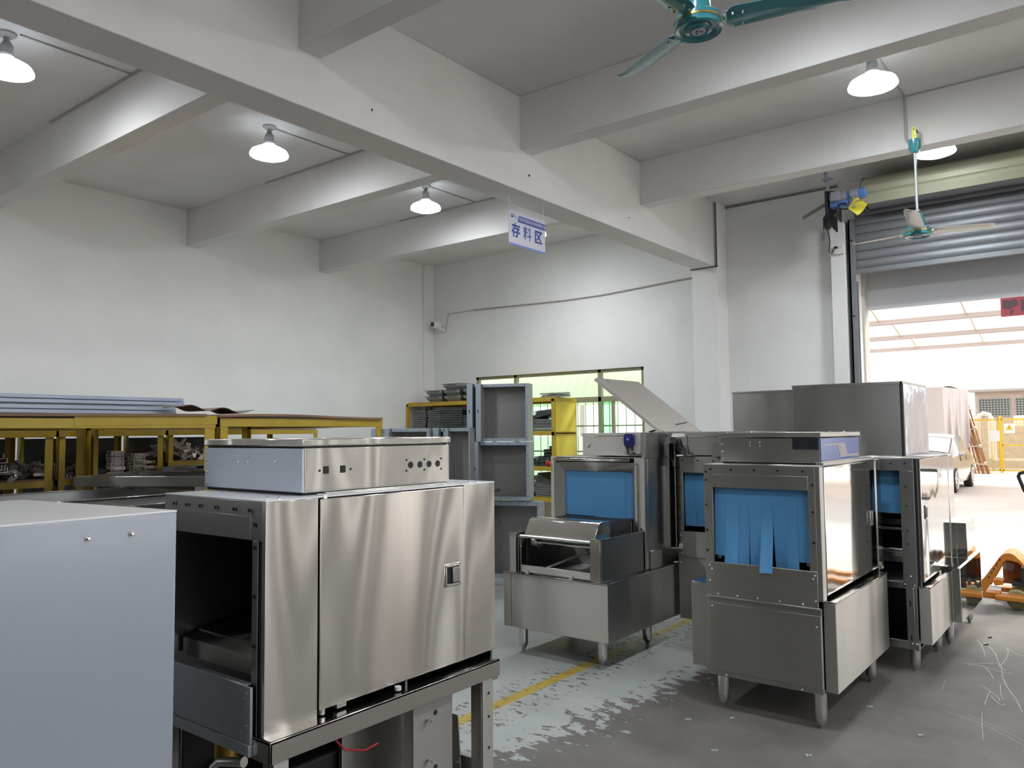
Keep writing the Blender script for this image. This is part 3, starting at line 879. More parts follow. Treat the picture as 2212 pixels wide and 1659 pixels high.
for y in (8.53, 8.81):
    whl = pt.part('steer_wheel', MB().cyl((-.86, y, .087), (-.86, y + .05, .087), .087, n=36), plain('cream_nylon', (.42, .38, .20), .5), bevel=.008)
    sp = MB()
    for k in range(8):
        a = 2 * PI * k / 8
        sp.obox((-.86 + .045 * math.cos(a), y - .003, .087 + .045 * math.sin(a)), (.055, .006, .006), (0, -a, 0))
    sp.tube([(-.86 + .073 * math.cos(2 * PI * k / 24), y - .002, .087 + .073 * math.sin(2 * PI * k / 24)) for k in range(25)], .004, 6)
    pt.part('wheel_spoke', sp, plain('cream_nylon_dark', (.33, .30, .15), .5), parent=whl)
    pt.part('hub', MB().cyl((-.86, y - .008, .087), (-.86, y, .087), .026, n=20), BLACK, parent=whl)
    pt.part('axle_end', MB().cyl((-.86, y - .014, .087), (-.86, y - .008, .087), .010, n=14), CHROME, parent=whl)
pt.part('tow_bar', MB().tube([(-.66, 8.68, .30), (-.60, 8.68, .62), (-.55, 8.70, .95), (-.62, 8.66, 1.0)], .022, 10), DARK)
lp = [(-.80, 1.16), (-.812, 1.20), (-.80, 1.228), (-.76, 1.24), (-.60, 1.24), (-.46, 1.23), (-.44, 1.19), (-.50, 1.06), (-.56, .985), (-.64, .96), (-.70, .98), (-.77, 1.07), (-.80, 1.16)]
pt.part('handle', MB().tube([(x, 8.62, z) for x, z in lp], .016, 10), BLACK)

# ------------------------------------------------------------------ conveyor dishwashers
def add_leg(T, x, y, ztop, r=.034):
    l = T.part('leg', MB().cyl((x, y, .075), (x, y, ztop), r, n=24), S_TUBE)
    T.part('adjustable_foot', MB().lathe([(0, 0), (.012, 0), (.014, .012), (.026, .03), (r * .96, .045), (r * .96, .085), (0, .085)], (x, y, 0), 20), S_TUBE, parent=l)
    return l

def dots(pts, axis, r, th, n=12, dome=False):
    """small round heads at points, facing -axis or +axis"""
    m = MB()
    for p in pts:
        p = Vector(p)
        d = Vector({'-y': (0, -1, 0), '+x': (1, 0, 0), '+z': (0, 0, 1), '-x': (-1, 0, 0)}[axis])
        if dome:
            m.cyl(p, p + d * th * .5, r, n=n); m.cyl(p + d * th * .5, p + d * th, r * .95, r * .45, n=n)
        else:
            m.cyl(p, p + d * th, r, n=n)
    return m

def curtain(T, x0, x1, y, ztop, zhead, bottoms, seed=0):
    """a header sheet and hanging strips; bottoms = list of lower heights, one per strip"""
    rnd = random.Random(seed)
    h = T.part('curtain_header', MB().box(x0, x1, y, y + .004, zhead, ztop), CURTAIN)
    n = len(bottoms)
    w = (x1 - x0) / n
    for i, zb in enumerate(bottoms):
        a, b = x0 + i * w + .0008, x0 + (i + 1) * w - .0008
        if i % 2: b += .010
        ph, amp = rnd.uniform(0, 6), rnd.uniform(.004, .012)
        tilt = rnd.uniform(-.02, .015)
        if zb < .84: tilt = -.044
        skew = 0.0 if zb < .84 else .5
        yo = -.003 - .003 * (i % 2)
        def fn(u, v, a=a, b=b, zb=zb, ph=ph, amp=amp, tilt=tilt, yo=yo, skew=skew):
            s = v * v
            return (a + (b - a) * u + tilt * skew * s, y + yo - .002 + amp * s * math.sin(ph + u * 2.2) + tilt * s, zhead + .012 - v * (zhead + .012 - zb))
        T.part('curtain_strip', MB().sheet(fn, 5, 10, (0, .0025, 0)), CURTAIN)

def front_frame(T, x0, x1, y, z_top, ox0, ox1, oz0, oz1, zlow, mat=S_SOFT):
    f = MB()
    f.box(x0, x1, y, y + .02, oz1, z_top)
    f.box(x0, ox0, y, y + .02, oz0 - .0, oz1)
    f.box(ox1, x1, y, y + .02, oz0 - .0, oz1)
    T.part('front_frame', f, mat, bevel=.002)
    T.part('front_apron', MB().box(x0, x1, y - .002, y + .02, zlow, oz0), mat, bevel=.003)
    # doubling strip under the top bolts
    T.part('header_strip', MB().box(ox0 - .002, ox1 + .002, y - .003, y, oz1, z_top - .055), mat, bevel=.0015)

# ---- machine in front on the right: tunnel with a slit blue curtain, blue control panel
A = Thing('conveyor_dishwasher', 'stainless conveyor dishwasher with slit blue strip curtain and blue control panel on its top box', 'dishwasher', (-1.70, 5.15, 0), 'conveyor dishwashers in the workshop')
front_frame(A, -2.045, -1.385, 4.50, 1.441, -1.99, -1.425, .862, 1.308, .660)
A.part('skirt_panel', MB().box(-2.04, -1.372, 4.505, 4.52, .193, .655).box(-2.035, -1.375, 4.50, 4.51, .225, .62), S_SOFT, bevel=.003)
A.part('ledge', MB().box(-2.04, -1.372, 4.492, 4.52, .652, .662), S_PANEL, bevel=.002)
A.part('corner_post', MB().box(-1.385, -1.358, 4.50, 4.565, .70, 1.441), S_SOFT, bevel=.003)
A.part('top_plate', MB().box(-2.045, -1.358, 4.50, 5.82, 1.441, 1.446), S_PANEL, bevel=.002)
A.part('top_rim', MB().box(-1.40, -1.356, 4.57, 5.70, 1.446, 1.462).box(-1.385, -1.37, 4.6, 5.66, 1.462, 1.468), S_PANEL, bevel=.002)
body = MB()
body.box(-2.045, -2.02, 4.52, 5.82, .193, 1.441); body.box(-2.02, -1.38, 5.80, 5.82, .193, 1.441); body.box(-2.02, -1.38, 4.52, 5.80, .193, .21)
body.box(-2.02, -1.38, 5.0, 5.02, .75, 1.43)
A.part('cabinet_shell', body, S_INSIDE)
A.part('side_door', MB().box(-1.380, -1.355, 4.572, 5.695, .722, 1.438), S_MIRROR, bevel=.003)
A.part('rear_post', MB().box(-1.39, -1.350, 5.70, 5.82, .70, 1.444), S_DOOR, bevel=.003)
A.part('tank_side_panel', MB().box(-1.372, -1.302, 4.53, 5.695, .205, .690), S_PANEL, bevel=.004)
A.part('tank_top_lip', MB().box(-1.372, -1.300, 4.53, 5.70, .690, .700), S_DOOR, bevel=.002)
lt = A.part('door_latch', MB().box(-1.356, -1.347, 5.50, 5.565, 1.02, 1.115).box(-1.347, -1.343, 5.50, 5.508, 1.02, 1.115).box(-1.347, -1.343, 5.557, 5.565, 1.02, 1.115).box(-1.347, -1.343, 5.5, 5.565, 1.107, 1.115).box(-1.347, -1.343, 5.5, 5.565, 1.02, 1.028), CHROME, bevel=.001)
A.part('latch_lever', MB().box(-1.347, -1.344, 5.515, 5.55, 1.035, 1.10), DARK, parent=lt)
A.heads('black_screw', [(-2.03, 4.498, z) for z in (1.40, 1.35, 1.20, 1.05, .93)] + [(-1.40, 4.498, z) for z in (1.34, 1.19, 1.02)] +
       [(x, 4.498, 1.415) for x in (-2.0, -1.87, -1.73, -1.59, -1.45)], '-y', .007, .002, BOLT)
A.heads('rivet', [(-2.02, 4.498, z) for z in (.84, .75)] + [(-2.005, 4.498, .82)] + [(-1.40, 4.498, z) for z in (.84,)] + [(-1.41, 4.498, .82), (-1.40, 4.498, .70)] +
       [(x, 4.498, .675 + .0) for x in (-1.97, -1.85, -1.73, -1.60, -1.47)] + [(-2.01, 4.499, .60), (-1.40, 4.499, .56), (-1.93, 4.499, .205), (-1.49, 4.499, .205)], '-y', .006, .006, CHROME, dome=True)
A.part('side_compartment', MB().box(-2.172, -2.047, 4.56, 5.35, .215, .715), S_SOFT, bevel=.003)
A.part('compartment_lid', MB().box(-2.172, -2.047, 4.56, 5.35, .715, .721), S_MIRROR, bevel=.001)
curtain(A, -1.992, -1.423, 4.535, 1.312, 1.20, [.90, .845, .85, .848, .828, .848, .846, .90], 3)
for zz in (.88,):
    A.part('conveyor_rail', MB().box(-1.985, -1.96, 4.54, 5.6, zz, zz + .05).box(-1.455, -1.43, 4.54, 5.6, zz, zz + .05), S_DARK)
for x in (-1.975, -1.407):
    add_leg(A, x, 4.56 if x < -1.5 else 4.55, .195)
    add_leg(A, x if x < -1.5 else -1.391, 5.56, .2)
# electric box on top
bx = A.part('electric_box', MB().box(-1.99, -1.392, 4.63, 5.455, 1.456, 1.600), S_SOFT, bevel=.002)
A.part('box_foot', MB().box(-1.98, -1.40, 4.64, 5.44, 1.446, 1.456), BLACK, parent=bx)
A.part('box_lid', MB().box(-2.0, -1.382, 4.62, 5.465, 1.606, 1.634), S_PANEL, parent=bx, bevel=.003)
A.heads('lid_screw', [(x, 4.65, 1.634) for x in (-1.95, -1.8, -1.62, -1.41)] + [(-1.41, y, 1.634) for y in (4.9, 5.2)], '+z', .006, .005, CHROME, parent=bx, dome=True)
A.heads('rivet', [(-1.975, 4.629, z) for z in (1.475, 1.52, 1.565)] + [(x, 4.629, z) for x in (-1.80, -1.74) for z in (1.555, 1.575)], '-y', .0045, .004, CHROME, parent=bx, dome=True)
pl = A.part('rating_plate', MB().box(-1.545, -1.395, 4.626, 4.630, 1.535, 1.600), plain('dark_plate', (.045, .05, .06), .35, metal=.5), parent=bx)
ln = MB()
for k in range(7): ln.box(-1.46 + .002 * (k % 2), -1.41, 4.6245, 4.626, 1.543 + .007 * k, 1.5445 + .007 * k)
for k in range(6): ln.box(-1.535, -1.49 - .006 * (k % 3), 4.6245, 4.626, 1.545 + .007 * k, 1.546 + .007 * k)
A.part('plate_lines', ln, BOLT, parent=bx)
CP = plain('blue_panel_film', (0.02, 0.10, 0.38), rough=0.12, spec=0.22)
cp = A.part('control_panel', MB().box(-1.392, -1.388, 4.64, 5.45, 1.458, 1.598), CP, parent=bx)
GREYF = plain('panel_grey_print', (.30, .29, .32), rough=.2, spec=.2)
g = MB()
g.prism([(4.70, 1.565), (4.70, 1.555), (4.98, 1.555), (5.02, 1.480), (5.44, 1.480), (5.44, 1.495), (5.18, 1.495), (5.13, 1.565)], 'x', -1.388, -1.3872)
A.part('panel_print', g, GREYF, parent=bx)
A.part('display', MB().box(-1.3872, -1.3864, 5.03, 5.12, 1.505, 1.545), plain('display_dark', (.02, .05, .09), .1, coat=1), parent=bx)
A.heads('panel_button', [(-1.388, y, 1.50) for y in (4.78, 4.86)] + [(-1.388, y, 1.52) for y in (5.25, 5.32)], '+x', .008, .0012, GREYF, parent=bx)

# ---- loader machine in the middle: open roller front and flat blue curtain
M = Thing('conveyor_dishwasher', 'stainless conveyor dishwasher with open roller loading end, curved hood and dosing pump', 'dishwasher', (-3.32, 5.3, 0), 'conveyor dishwashers in the workshop')
M.part('tank', MB().box(-3.705, -2.862, 4.70, 5.80, .195, .590), S_PANEL, bevel=.004)
M.part('tank_side_strip', MB().box(-3.775, -3.709, 4.70, 5.80, .195, .590), S_PANEL, bevel=.003)
M.part('tank_deck', MB().box(-3.778, -2.858, 4.695, 5.80, .590, .598), S_DOOR, bevel=.002)
M.part('side_wall', MB().box(-3.0, -2.917, 4.715, 5.32, .598, .892), S_DARK, bevel=.003)
M.part('front_block', MB().box(-3.0, -2.917, 4.70, 4.715, .600, .888), S_DOOR, bevel=.002)
M.part('side_post', MB().box(-3.715, -3.66, 4.70, 5.32, .598, .886), S_PANEL, bevel=.003)
M.part('side_post_cap', MB().box(-3.72, -3.645, 4.695, 5.32, .886, .893), S_DOOR, bevel=.001)
M.part('side_wall_cap', MB().box(-3.0, -2.91, 4.695, 5.33, .892, .898), S_DOOR, bevel=.001)
M.part('front_lip', MB().box(-3.62, -3.0, 4.715, 4.73, .607, .66), S_PANEL, bevel=.003)
M.part('spacer_block', MB().box(-3.57, -3.54, 4.70, 4.716, .598, .622).box(-3.18, -3.15, 4.70, 4.716, .598, .622), S_PANEL, bevel=.002)
M.part('inner_back', MB().box(-3.66, -3.0, 5.28, 5.30, .60, .96).box(-3.66, -3.0, 4.74, 5.28, .598, .606).box(-3.66, -3.655, 4.74, 5.28, .6, .9), S_DARK)
M.part('roller', MB().cyl((-3.655, 4.735, .868), (-3.0, 4.735, .868), .012, n=20), CHROME)
M.part('drive_shaft', MB().cyl((-3.56, 4.86, .815), (-3.0, 4.86, .815), .013, n=20), CHROME)
M.part('sprocket', MB().cyl((-3.60, 4.86, .815), (-3.55, 4.86, .815), .045, n=24).cyl((-3.62, 4.86, .815), (-3.52, 4.86, .815), .024, n=20), S_TUBE, bevel=.002)
ch = MB()
for k in range(14): ch.box(-3.632, -3.618, 4.80, 4.812, .64 + .018 * k, .652 + .018 * k)
M.part('chain', ch, DARK)
M.part('chain_guide', MB().box(-3.652, -3.645, 4.72, 4.76, .60, .865), S_DARK)
M.part('guide_rod', MB().cyl((-3.63, 4.73, .60), (-3.63, 4.73, .87), .004, n=8).cyl((-3.63, 4.73, .79), (-3.63, 4.73, .80), .009, n=12), CHROME)
M.part('brace', MB().tube([(-3.52, 4.9, .62), (-3.25, 5.1, .74)], .008, 8), S_TUBE)
hood = [(4.722, .868), (4.735, .885), (4.80, .988), (4.825, 1.0), (4.95, 1.0), (4.955, .996), (4.955, .90), (4.95, .90), (4.95, .990), (4.83, .990), (4.81, .982), (4.745, .883), (4.73, .868)]
hd = M.part('curved_hood', MB().prism(hood, 'x', -3.60, -2.985), S_MIRROR, bevel=.002)
M.part('hood_cheek', MB().prism([(4.735, .87), (4.80, .982), (4.825, .995), (4.95, .995), (4.95, .895), (4.74, .87)], 'x', -2.990, -2.985), S_DOOR, parent=hd)
M.part('hood_cheek', MB().prism([(4.735, .87), (4.80, .982), (4.825, .995), (4.95, .995), (4.95, .895), (4.74, .87)], 'x', -3.60, -3.595), S_DOOR, parent=hd)
cb = MB().box(-3.60, -3.02, 4.97, 5.33, .955, .965)
for k in range(16): cb.box(-3.60, -3.02, 4.975 + .022 * k, 4.985 + .022 * k, .965, .978)
M.part('conveyor_belt', cb, DARK)
M.part('belt_side_plate', MB().box(-3.02, -3.014, 4.96, 5.33, .89, .985), DARK)
hb = MB()
hb.box(-3.783, -3.755, 5.35, 5.90, .60, 1.441); hb.box(-3.755, -2.93, 5.88, 5.90, .6, 1.441); hb.box(-3.755, -2.93, 5.60, 5.62, .6, 1.44)
M.part('cabinet_shell', hb, S_INSIDE)
M.part('side_panel', MB().box(-2.935, -2.912, 5.40, 5.90, .598, 1.441), S_DARK, bevel=.003)
M.part('corner_post', MB().box(-3.0, -2.912, 5.345, 5.395, .60, 1.441), S_PANEL, bevel=.003)
M.part('left_post', MB().box(-3.783, -3.725, 5.345, 5.40, .60, 1.441), S_PANEL, bevel=.003)
M.part('top_plate', MB().box(-3.783, -2.912, 5.345, 5.90, 1.441, 1.446), S_PANEL, bevel=.001)
# picture-frame surround, sloping in
yo, yi = 5.335, 5.375
O = [(-3.745, .60), (-3.745, 1.405), (-2.96, 1.405), (-2.96, .60)]
I = [(-3.66, .60), (-3.66, 1.333), (-3.03, 1.333), (-3.03, .60)]
for nm, (a, b) in (('frame_side', (0, 1)), ('frame_top', (1, 2)), ('frame_side', (2, 3))):
    m = MB()
    m.add([(O[a][0], yo, O[a][1]), (O[b][0], yo, O[b][1]), (I[b][0], yi, I[b][1]), (I[a][0], yi, I[a][1]),
           (O[a][0], yo + .05, O[a][1]), (O[b][0], yo + .05, O[b][1]), (I[b][0], yi + .03, I[b][1]), (I[a][0], yi + .03, I[a][1])],
          [(0, 1, 2, 3), (7, 6, 5, 4), (0, 4, 5, 1), (3, 2, 6, 7), (0, 3, 7, 4), (1, 5, 6, 2)])
    M.part(nm, m, S_PANEL, bevel=.0015)
M.part('gutter_strip', MB().box(-3.745, -3.03, 5.325, 5.345, 1.412, 1.436), S_DOOR, bevel=.003)
M.part('curtain_sheet', MB().box(-3.66, -3.385, 5.384, 5.387, .975, 1.335), CURTAIN)
M.part('curtain_sheet', MB().sheet(lambda u, v: (-3.386 + u * .285, 5.380 + .002 * math.sin(u * 3), .968 + v * .367), 6, 2, (0, .003, 0)), CURTAIN)
M.part('curtain_sheet', MB().box(-3.102, -3.03, 5.385, 5.388, .972, 1.335), CURTAIN)
ep = M.part('emergency_stop_base', MB().cyl((-3.783, 5.36, 1.385), (-3.805, 5.352, 1.385), .019, n=20), plain('orange_plastic', (.8, .2, .02), .4))
M.part('emergency_stop_button', MB().cyl((-3.805, 5.352, 1.385), (-3.825, 5.335, 1.385), .026, .022, n=20), RED, parent=ep)
M.part('side_junction_box', MB().box(-2.95, -2.885, 5.40, 5.56, .60, .735), S_SOFT, bevel=.002)
tb = M.part('electric_box', MB().box(-3.50, -2.945, 5.40, 5.88, 1.456, 1.612), S_PANEL, bevel=.002)
M.part('box_lid', MB().box(-3.505, -2.94, 5.395, 5.885, 1.614, 1.636), S_PANEL, parent=tb, bevel=.002)
M.part('white_cap', MB().cyl((-3.45, 5.40, 1.545), (-3.45, 5.392, 1.545), .016, n=18), WHITE_P, parent=tb)
M.heads('rivet', [(-3.13, 5.399, z) for z in (1.565, 1.59)], '-y', .004, .003, CHROME, parent=tb, dome=True)
M.part('end_cover', MB().box(-2.942, -2.905, 5.36, 5.70, 1.446, 1.640), S_DARK, parent=tb, bevel=.002)
M.part('clear_side_sheet', MB().box(-2.902, -2.899, 5.58, 5.76, 1.372, 1.625), CLEAR_PLASTIC, parent=tb)
for x, y in ((-3.68, 4.816), (-2.988, 4.827), (-3.0, 5.505), (-3.68, 5.5)):
    add_leg(M, x, y, .2, .036)
dp_ = Thing('dosing_pump', 'dark blue dosing pump on a cream backing plate fixed to the middle machine', 'pump', (-3.03, 5.38, 1.46))
dp_.part('backing_plate', MB().box(-3.09, -2.945, 5.362, 5.392, 1.468, 1.642), plain('cream_plastic', (.50, .48, .44), .4), bevel=.008)
dp_.part('pump_head', MB().prism([(-3.08, 1.545), (-3.072, 1.53), (-3.01, 1.528), (-2.995, 1.545), (-2.992, 1.60), (-3.0, 1.628), (-3.07, 1.63), (-3.083, 1.60)], 'y', 5.335, 5.362), BLUE_PUMP, bevel=.003)
dp_.part('rotor', MB().cyl((-3.04, 5.335, 1.59), (-3.04, 5.328, 1.59), .026, n=24), plain('blue_rotor', (.02, .03, .30), .25, coat=.5))
dp_.part('rotor_pin', MB().cyl((-3.04, 5.328, 1.588), (-3.04, 5.324, 1.588), .006, n=12), WHITE_P)
dp_.part('tube', MB().tube([(-3.058, 5.348, 1.54), (-3.05, 5.346, 1.50), (-3.048, 5.35, 1.478)], .0075), BLACK)
dp_.part('tube', MB().tube([(-3.012, 5.348, 1.54), (-3.012, 5.35, 1.497)], .0075), BLACK)
dp_.part('cable_entry', MB().lathe([(0, 0), (.014, 0), (.014, .01), (0, .01)], (-3.0, 5.352, 1.475), 12), BLACK)
dp_.part('cable', MB().tube([(-2.90, 5.70, 1.437), (-2.87, 5.71, 1.436), (-2.84, 5.68, 1.41), (-2.81, 5.64, 1.365)], .0045), BLACK)

# ---- machine behind, between the two: fan grille and raised lid
B = Thing('conveyor_dishwasher', 'stainless conveyor dishwasher behind the others with fan grille and tall plain hood, lid propped open', 'dishwasher', (-2.45, 6.6, 0), 'conveyor dishwashers in the workshop')
front_frame(B, -2.845, -2.19, 5.75, 1.441, -2.79, -2.23, .860, 1.318, .668)
B.part('skirt_panel', MB().box(-2.84, -2.19, 5.755, 5.77, .178, .664), S_SOFT, bevel=.003)
B.part('ledge', MB().box(-2.84, -2.19, 5.742, 5.77, .662, .671), S_PANEL, bevel=.002)
B.part('top_plate', MB().box(-2.845, -2.19, 5.75, 7.7, 1.441, 1.446), S_PANEL)
m = MB().box(-2.845, -2.82, 5.77, 7.7, .18, 1.441).box(-2.82, -2.19, 7.68, 7.7, .18, 1.441).box(-2.215, -2.19, 5.77, 7.68, .18, 1.441).box(-2.82, -2.215, 6.2, 6.22, .7, 1.44).box(-2.82, -2.215, 5.77, 7.68, .18, .2)
B.part('cabinet_shell', m, S_INSIDE)
B.heads('black_screw', [(-2.82, 5.748, z) for z in (1.36, 1.20, 1.05, .95)] + [(x, 5.748, 1.415) for x in (-2.79, -2.66, -2.53, -2.40)], '-y', .007, .002, BOLT)
B.heads('rivet', [(-2.825, 5.748, .84), (-2.815, 5.748, .825), (-2.81, 5.748, .69), (-2.73, 5.748, .69), (-2.60, 5.748, .69), (-2.82, 5.752, .61)], '-y', .006, .006, CHROME, dome=True)
B.part('white_cap', MB().cyl((-2.815, 5.75, .745), (-2.815, 5.742, .745), .018, n=16), WHITE_P)
curtain(B, -2.792, -2.228, 5.785, 1.325, 1.20, [.90, .90, .845, .862, .87, .862], 5)
B.part('tank_side_panel', MB().box(-2.96, -2.85, 5.95, 7.0, .17, .672), S_PANEL, bevel=.003)
pb = B.part('lift_post', MB().box(-2.915, -2.885, 5.70, 5.80, .735, 1.55), S_PANEL, bevel=.002)
B.part('post_channel', MB().box(-2.883, -2.835, 5.72, 5.74, .73, 1.55).box(-2.883, -2.88, 5.70, 5.74, .73, 1.55).box(-2.838, -2.835, 5.70, 5.74, .73, 1.55), S_DARK, parent=pb)
B.part('post_base', MB().box(-2.92, -2.80, 5.70, 5.80, .722, .732), S_PANEL, parent=pb)
eb = B.part('fan_box', MB().box(-2.90, -2.752, 5.76, 6.46, 1.458, 1.60), S_SOFT, bevel=.002)
B.part('open_rim', MB().box(-2.93, -2.752, 5.755, 5.765, 1.628, 1.642).box(-2.90, -2.75, 6.44, 6.46, 1.60, 1.64).box(-2.77, -2.752, 5.76, 5.78, 1.60, 1.64), S_PANEL, parent=eb)
fg = MB()
for k in range(3):
    a0 = PI / 2 + 2 * PI * k / 3
    pts = [(-2.82 + .008 * math.cos(a0 + .3) + .0, 1.535 + .008 * math.sin(a0 + .3))]
    for t in range(9):
        a = a0 + .15 + t * (2 * PI / 3 - .3) / 8
        pts.append((-2.82 + .030 * math.cos(a), 1.535 + .052 * math.sin(a)))
    fg.prism(pts, 'y', 5.757, 5.761)
B.part('fan_grille', fg, DARK, parent=eb)
B.heads('grille_screw', [(-2.853, 5.76, 1.59), (-2.787, 5.76, 1.59), (-2.853, 5.76, 1.478), (-2.787, 5.76, 1.478)], '-y', .004, .003, CHROME, parent=eb)
e2 = B.part('electric_box', MB().box(-2.748, -2.2, 5.76, 6.46, 1.456, 1.60), S_SOFT, bevel=.002)
B.part('box_lid', MB().box(-2.755, -2.19, 5.75, 6.47, 1.606, 1.640), S_PANEL, parent=e2, bevel=.003)
B.heads('rivet', [(-2.73, 5.759, z) for z in (1.475, 1.53, 1.58)], '-y', .0045, .004, CHROME, parent=e2, dome=True)
B.part('side_bracket', MB().box(-2.52, -2.45, 5.70, 5.75, 1.45, 1.56), S_DARK, parent=e2, bevel=.001)
B.part('side_bracket', MB().box(-2.78, -2.745, 5.745, 5.755, 1.45, 1.54), S_DARK, parent=e2, bevel=.001)
# raised lid
hx, hz, fx, fz = -2.94, 1.642, -3.555, 2.105
dl = Vector((fx - hx, 0, fz - hz)); ang = math.atan2(dl.z, -dl.x)
ld = MB()
nrm = Vector((dl.z, 0, -dl.x)).normalized()
c = Vector(((hx + fx) / 2, 6.075, (hz + fz) / 2))
rot = Matrix((dl.normalized(), Vector((0, 1, 0)), dl.normalized().cross(Vector((0, 1, 0))))).transposed()
ld.obox(c, (dl.length, .75, .004), rot)
for yy in (5.702, 6.448): ld.obox(Vector((c.x, yy, c.z)) - nrm * .012, (dl.length, .004, .026), rot)
ld.obox(Vector((fx, 6.075, fz)) - nrm * .012, (.004, .75, .026), rot)
lid = B.part('raised_lid', ld, S_MATT, label='plain steel lid propped open', bevel=.001)
for t, yy in ((.93, 5.83), (.90, 6.12), (.13, 5.80), (.17, 5.77), (.16, 6.36), (.12, 6.40)):
    p = Vector((hx, yy, hz)) + dl * t + nrm * .003
    B.part('lid_rivet', MB().cyl(p, p + nrm * .006, .008, n=12), CHROME, parent=lid)
B.part('hinge', MB().obox((-2.925, 5.72, 1.625), (.06, .03, .03), (0, .6, 0)).box(-2.96, -2.90, 5.70, 5.74, 1.60, 1.62), CHROME, parent=lid)
B.part('gas_strut', MB().cyl((-3.16, 5.9, 1.64), (-3.02, 6.1, 1.70), .008, n=10).cyl((-3.02, 6.1, 1.70), (-2.96, 6.2, 1.72), .004, n=8), BLACK, parent=lid)
B.part('tall_hood', MB().box(-2.845, -2.16, 6.92, 7.68, 1.446, 1.985), S_DARK, bevel=.003)
B.part('tall_hood_cap', MB().box(-2.85, -2.155, 6.915, 7.685, 1.985, 2.0), S_DARK, bevel=.002)
for x, y in ((-2.72, 5.86), (-2.25, 5.86), (-2.72, 7.55), (-2.25, 7.55)):
    add_leg(B, x, y, .2)

# ---- machine behind the front right one: open lower bay, big plain hood on top
R = Thing('conveyor_dishwasher', 'stainless conveyor dishwasher nearest the doorway, open lower bay and large box hood on top', 'dishwasher', (-1.6, 7.0, 0), 'conveyor dishwashers in the workshop')
SD = S_DARK
R.part('front_frame', MB().box(-2.0, -1.168, 5.95, 5.97, 1.36, 1.443).box(-1.258, -1.168, 5.95, 5.97, .565, 1.36).box(-2.0, -1.92, 5.95, 5.97, .565, 1.36), SD, bevel=.002)
R.part('front_post', MB().box(-1.245, -1.175, 5.95, 6.0, .15, .565).box(-1.20, -1.195, 5.944, 5.95, .15, .565), SD, bevel=.002)
R.part('lower_rail', MB().box(-1.99, -1.245, 5.95, 5.98, .15, .205).box(-1.99, -1.245, 5.95, 5.975, .555, .60), SD, bevel=.002)
m = MB().box(-2.0, -1.98, 5.97, 7.6, .15, 1.443).box(-1.98, -1.18, 6.75, 6.77, .15, 1.44).box(-1.98, -1.18, 5.97, 7.6, .14, .15)
R.part('cabinet_shell', m, S_INSIDE)
R.part('tank_bottom', MB().box(-1.98, -1.18, 5.98, 6.75, .56, .575), FILM_TOP)
R.part('top_plate', MB().box(-2.0, -1.135, 5.95, 7.25, 1.443, 1.448), S_PANEL)
R.part('door_post', MB().box(-1.168, -1.15, 5.955, 6.0, .565, 1.443), BLACK)
R.part('side_door', MB().box(-1.165, -1.135, 6.0, 7.04, .60, 1.437), S_MIRROR, bevel=.003)
lt = R.part('door_latch', MB().box(-1.136, -1.128, 6.10, 6.16, 1.02, 1.115), CHROME, bevel=.001)
R.part('latch_lever', MB().box(-1.128, -1.126, 6.11, 6.15, 1.03, 1.10), DARK, parent=lt)
R.part('rear_panel', MB().box(-1.165, -1.13, 7.05, 7.26, .60, 1.437), S_MIRROR, bevel=.003)
R.part('tank_side_panel', MB().box(-1.165, -1.092, 5.95, 6.745, .195, .570), S_PANEL, bevel=.003)
R.part('tank_top_lip', MB().box(-1.165, -1.090, 5.95, 6.75, .570, .58), S_DOOR)
R.part('outlet_tank_panel', MB().box(-1.165, -1.035, 6.755, 7.78, .195, .598), S_MIRROR, bevel=.003)
R.part('outlet_deck', MB().box(-2.0, -1.048, 6.75, 7.82, .598, .606), S_DOOR)
R.part('outlet_box', MB().box(-1.95, -1.055, 7.27, 7.69, .606, .885), S_MIRROR, bevel=.003)
R.part('outlet_hood', MB().prism([(7.28, .885), (7.28, .965), (7.33, .965), (7.44, .885)], 'x', -1.9, -1.16), S_DARK, bevel=.002)
R.part('conveyor_rail', MB().cyl((-1.98, 6.1, .945), (-1.26, 6.1, .945), .012, n=12).box(-1.98, -1.2, 6.2, 6.22, .96, 1.0), CHROME)
R.part('wash_pipe', MB().cyl((-1.98, 6.05, .80), (-1.30, 6.05, .80), .010, n=12).cyl((-1.36, 6.05, .80), (-1.27, 6.05, .80), .018, n=14), CHROME)
R.part('inner_tray', MB().box(-1.96, -1.2, 6.1, 6.6, .70, .71).box(-1.96, -1.2, 6.1, 6.105, .70, .78).box(-1.96, -1.2, 6.3, 6.305, .70, .76), S_SOFT)
curtain(R, -1.92, -1.262, 6.02, 1.36, 1.20, [1.05, 1.05, 1.05, 1.06], 8)
R.heads('black_screw', [(-1.22, 5.948, z) for z in (1.41, 1.25, 1.12, .95, .86)] + [(x, 5.948, 1.41) for x in (-1.31, -1.45, -1.6)], '-y', .006, .002, BOLT)
R.heads('rivet', [(-1.21, 5.948, .64), (-1.25, 5.948, .585), (-1.19, 5.948, .58), (-1.215, 5.943, .19), (-1.185, 5.943, .19)], '-y', .007, .006, CHROME, dome=True)
R.part('post_slot', MB().box(-1.225, -1.215, 5.947, 5.95, .44, .475).box(-1.225, -1.215, 5.947, 5.95, .21, .245), BOLT)
hb = R.part('box_hood', MB().box(-2.10, -1.302, 6.375, 7.24, 1.448, 1.985), S_DARK, bevel=.003)
R.part('hood_front_seam', MB().box(-2.112, -1.32, 6.362, 6.375, 1.448, 1.985), SD, parent=hb, bevel=.002)
R.part('hood_edge', MB().box(-1.316, -1.302, 6.358, 6.376, 1.448, 2.0), BLACK, parent=hb)
R.part('hood_cap', MB().box(-2.115, -1.298, 6.358, 7.245, 1.985, 2.004), S_SOFT, parent=hb, bevel=.002)
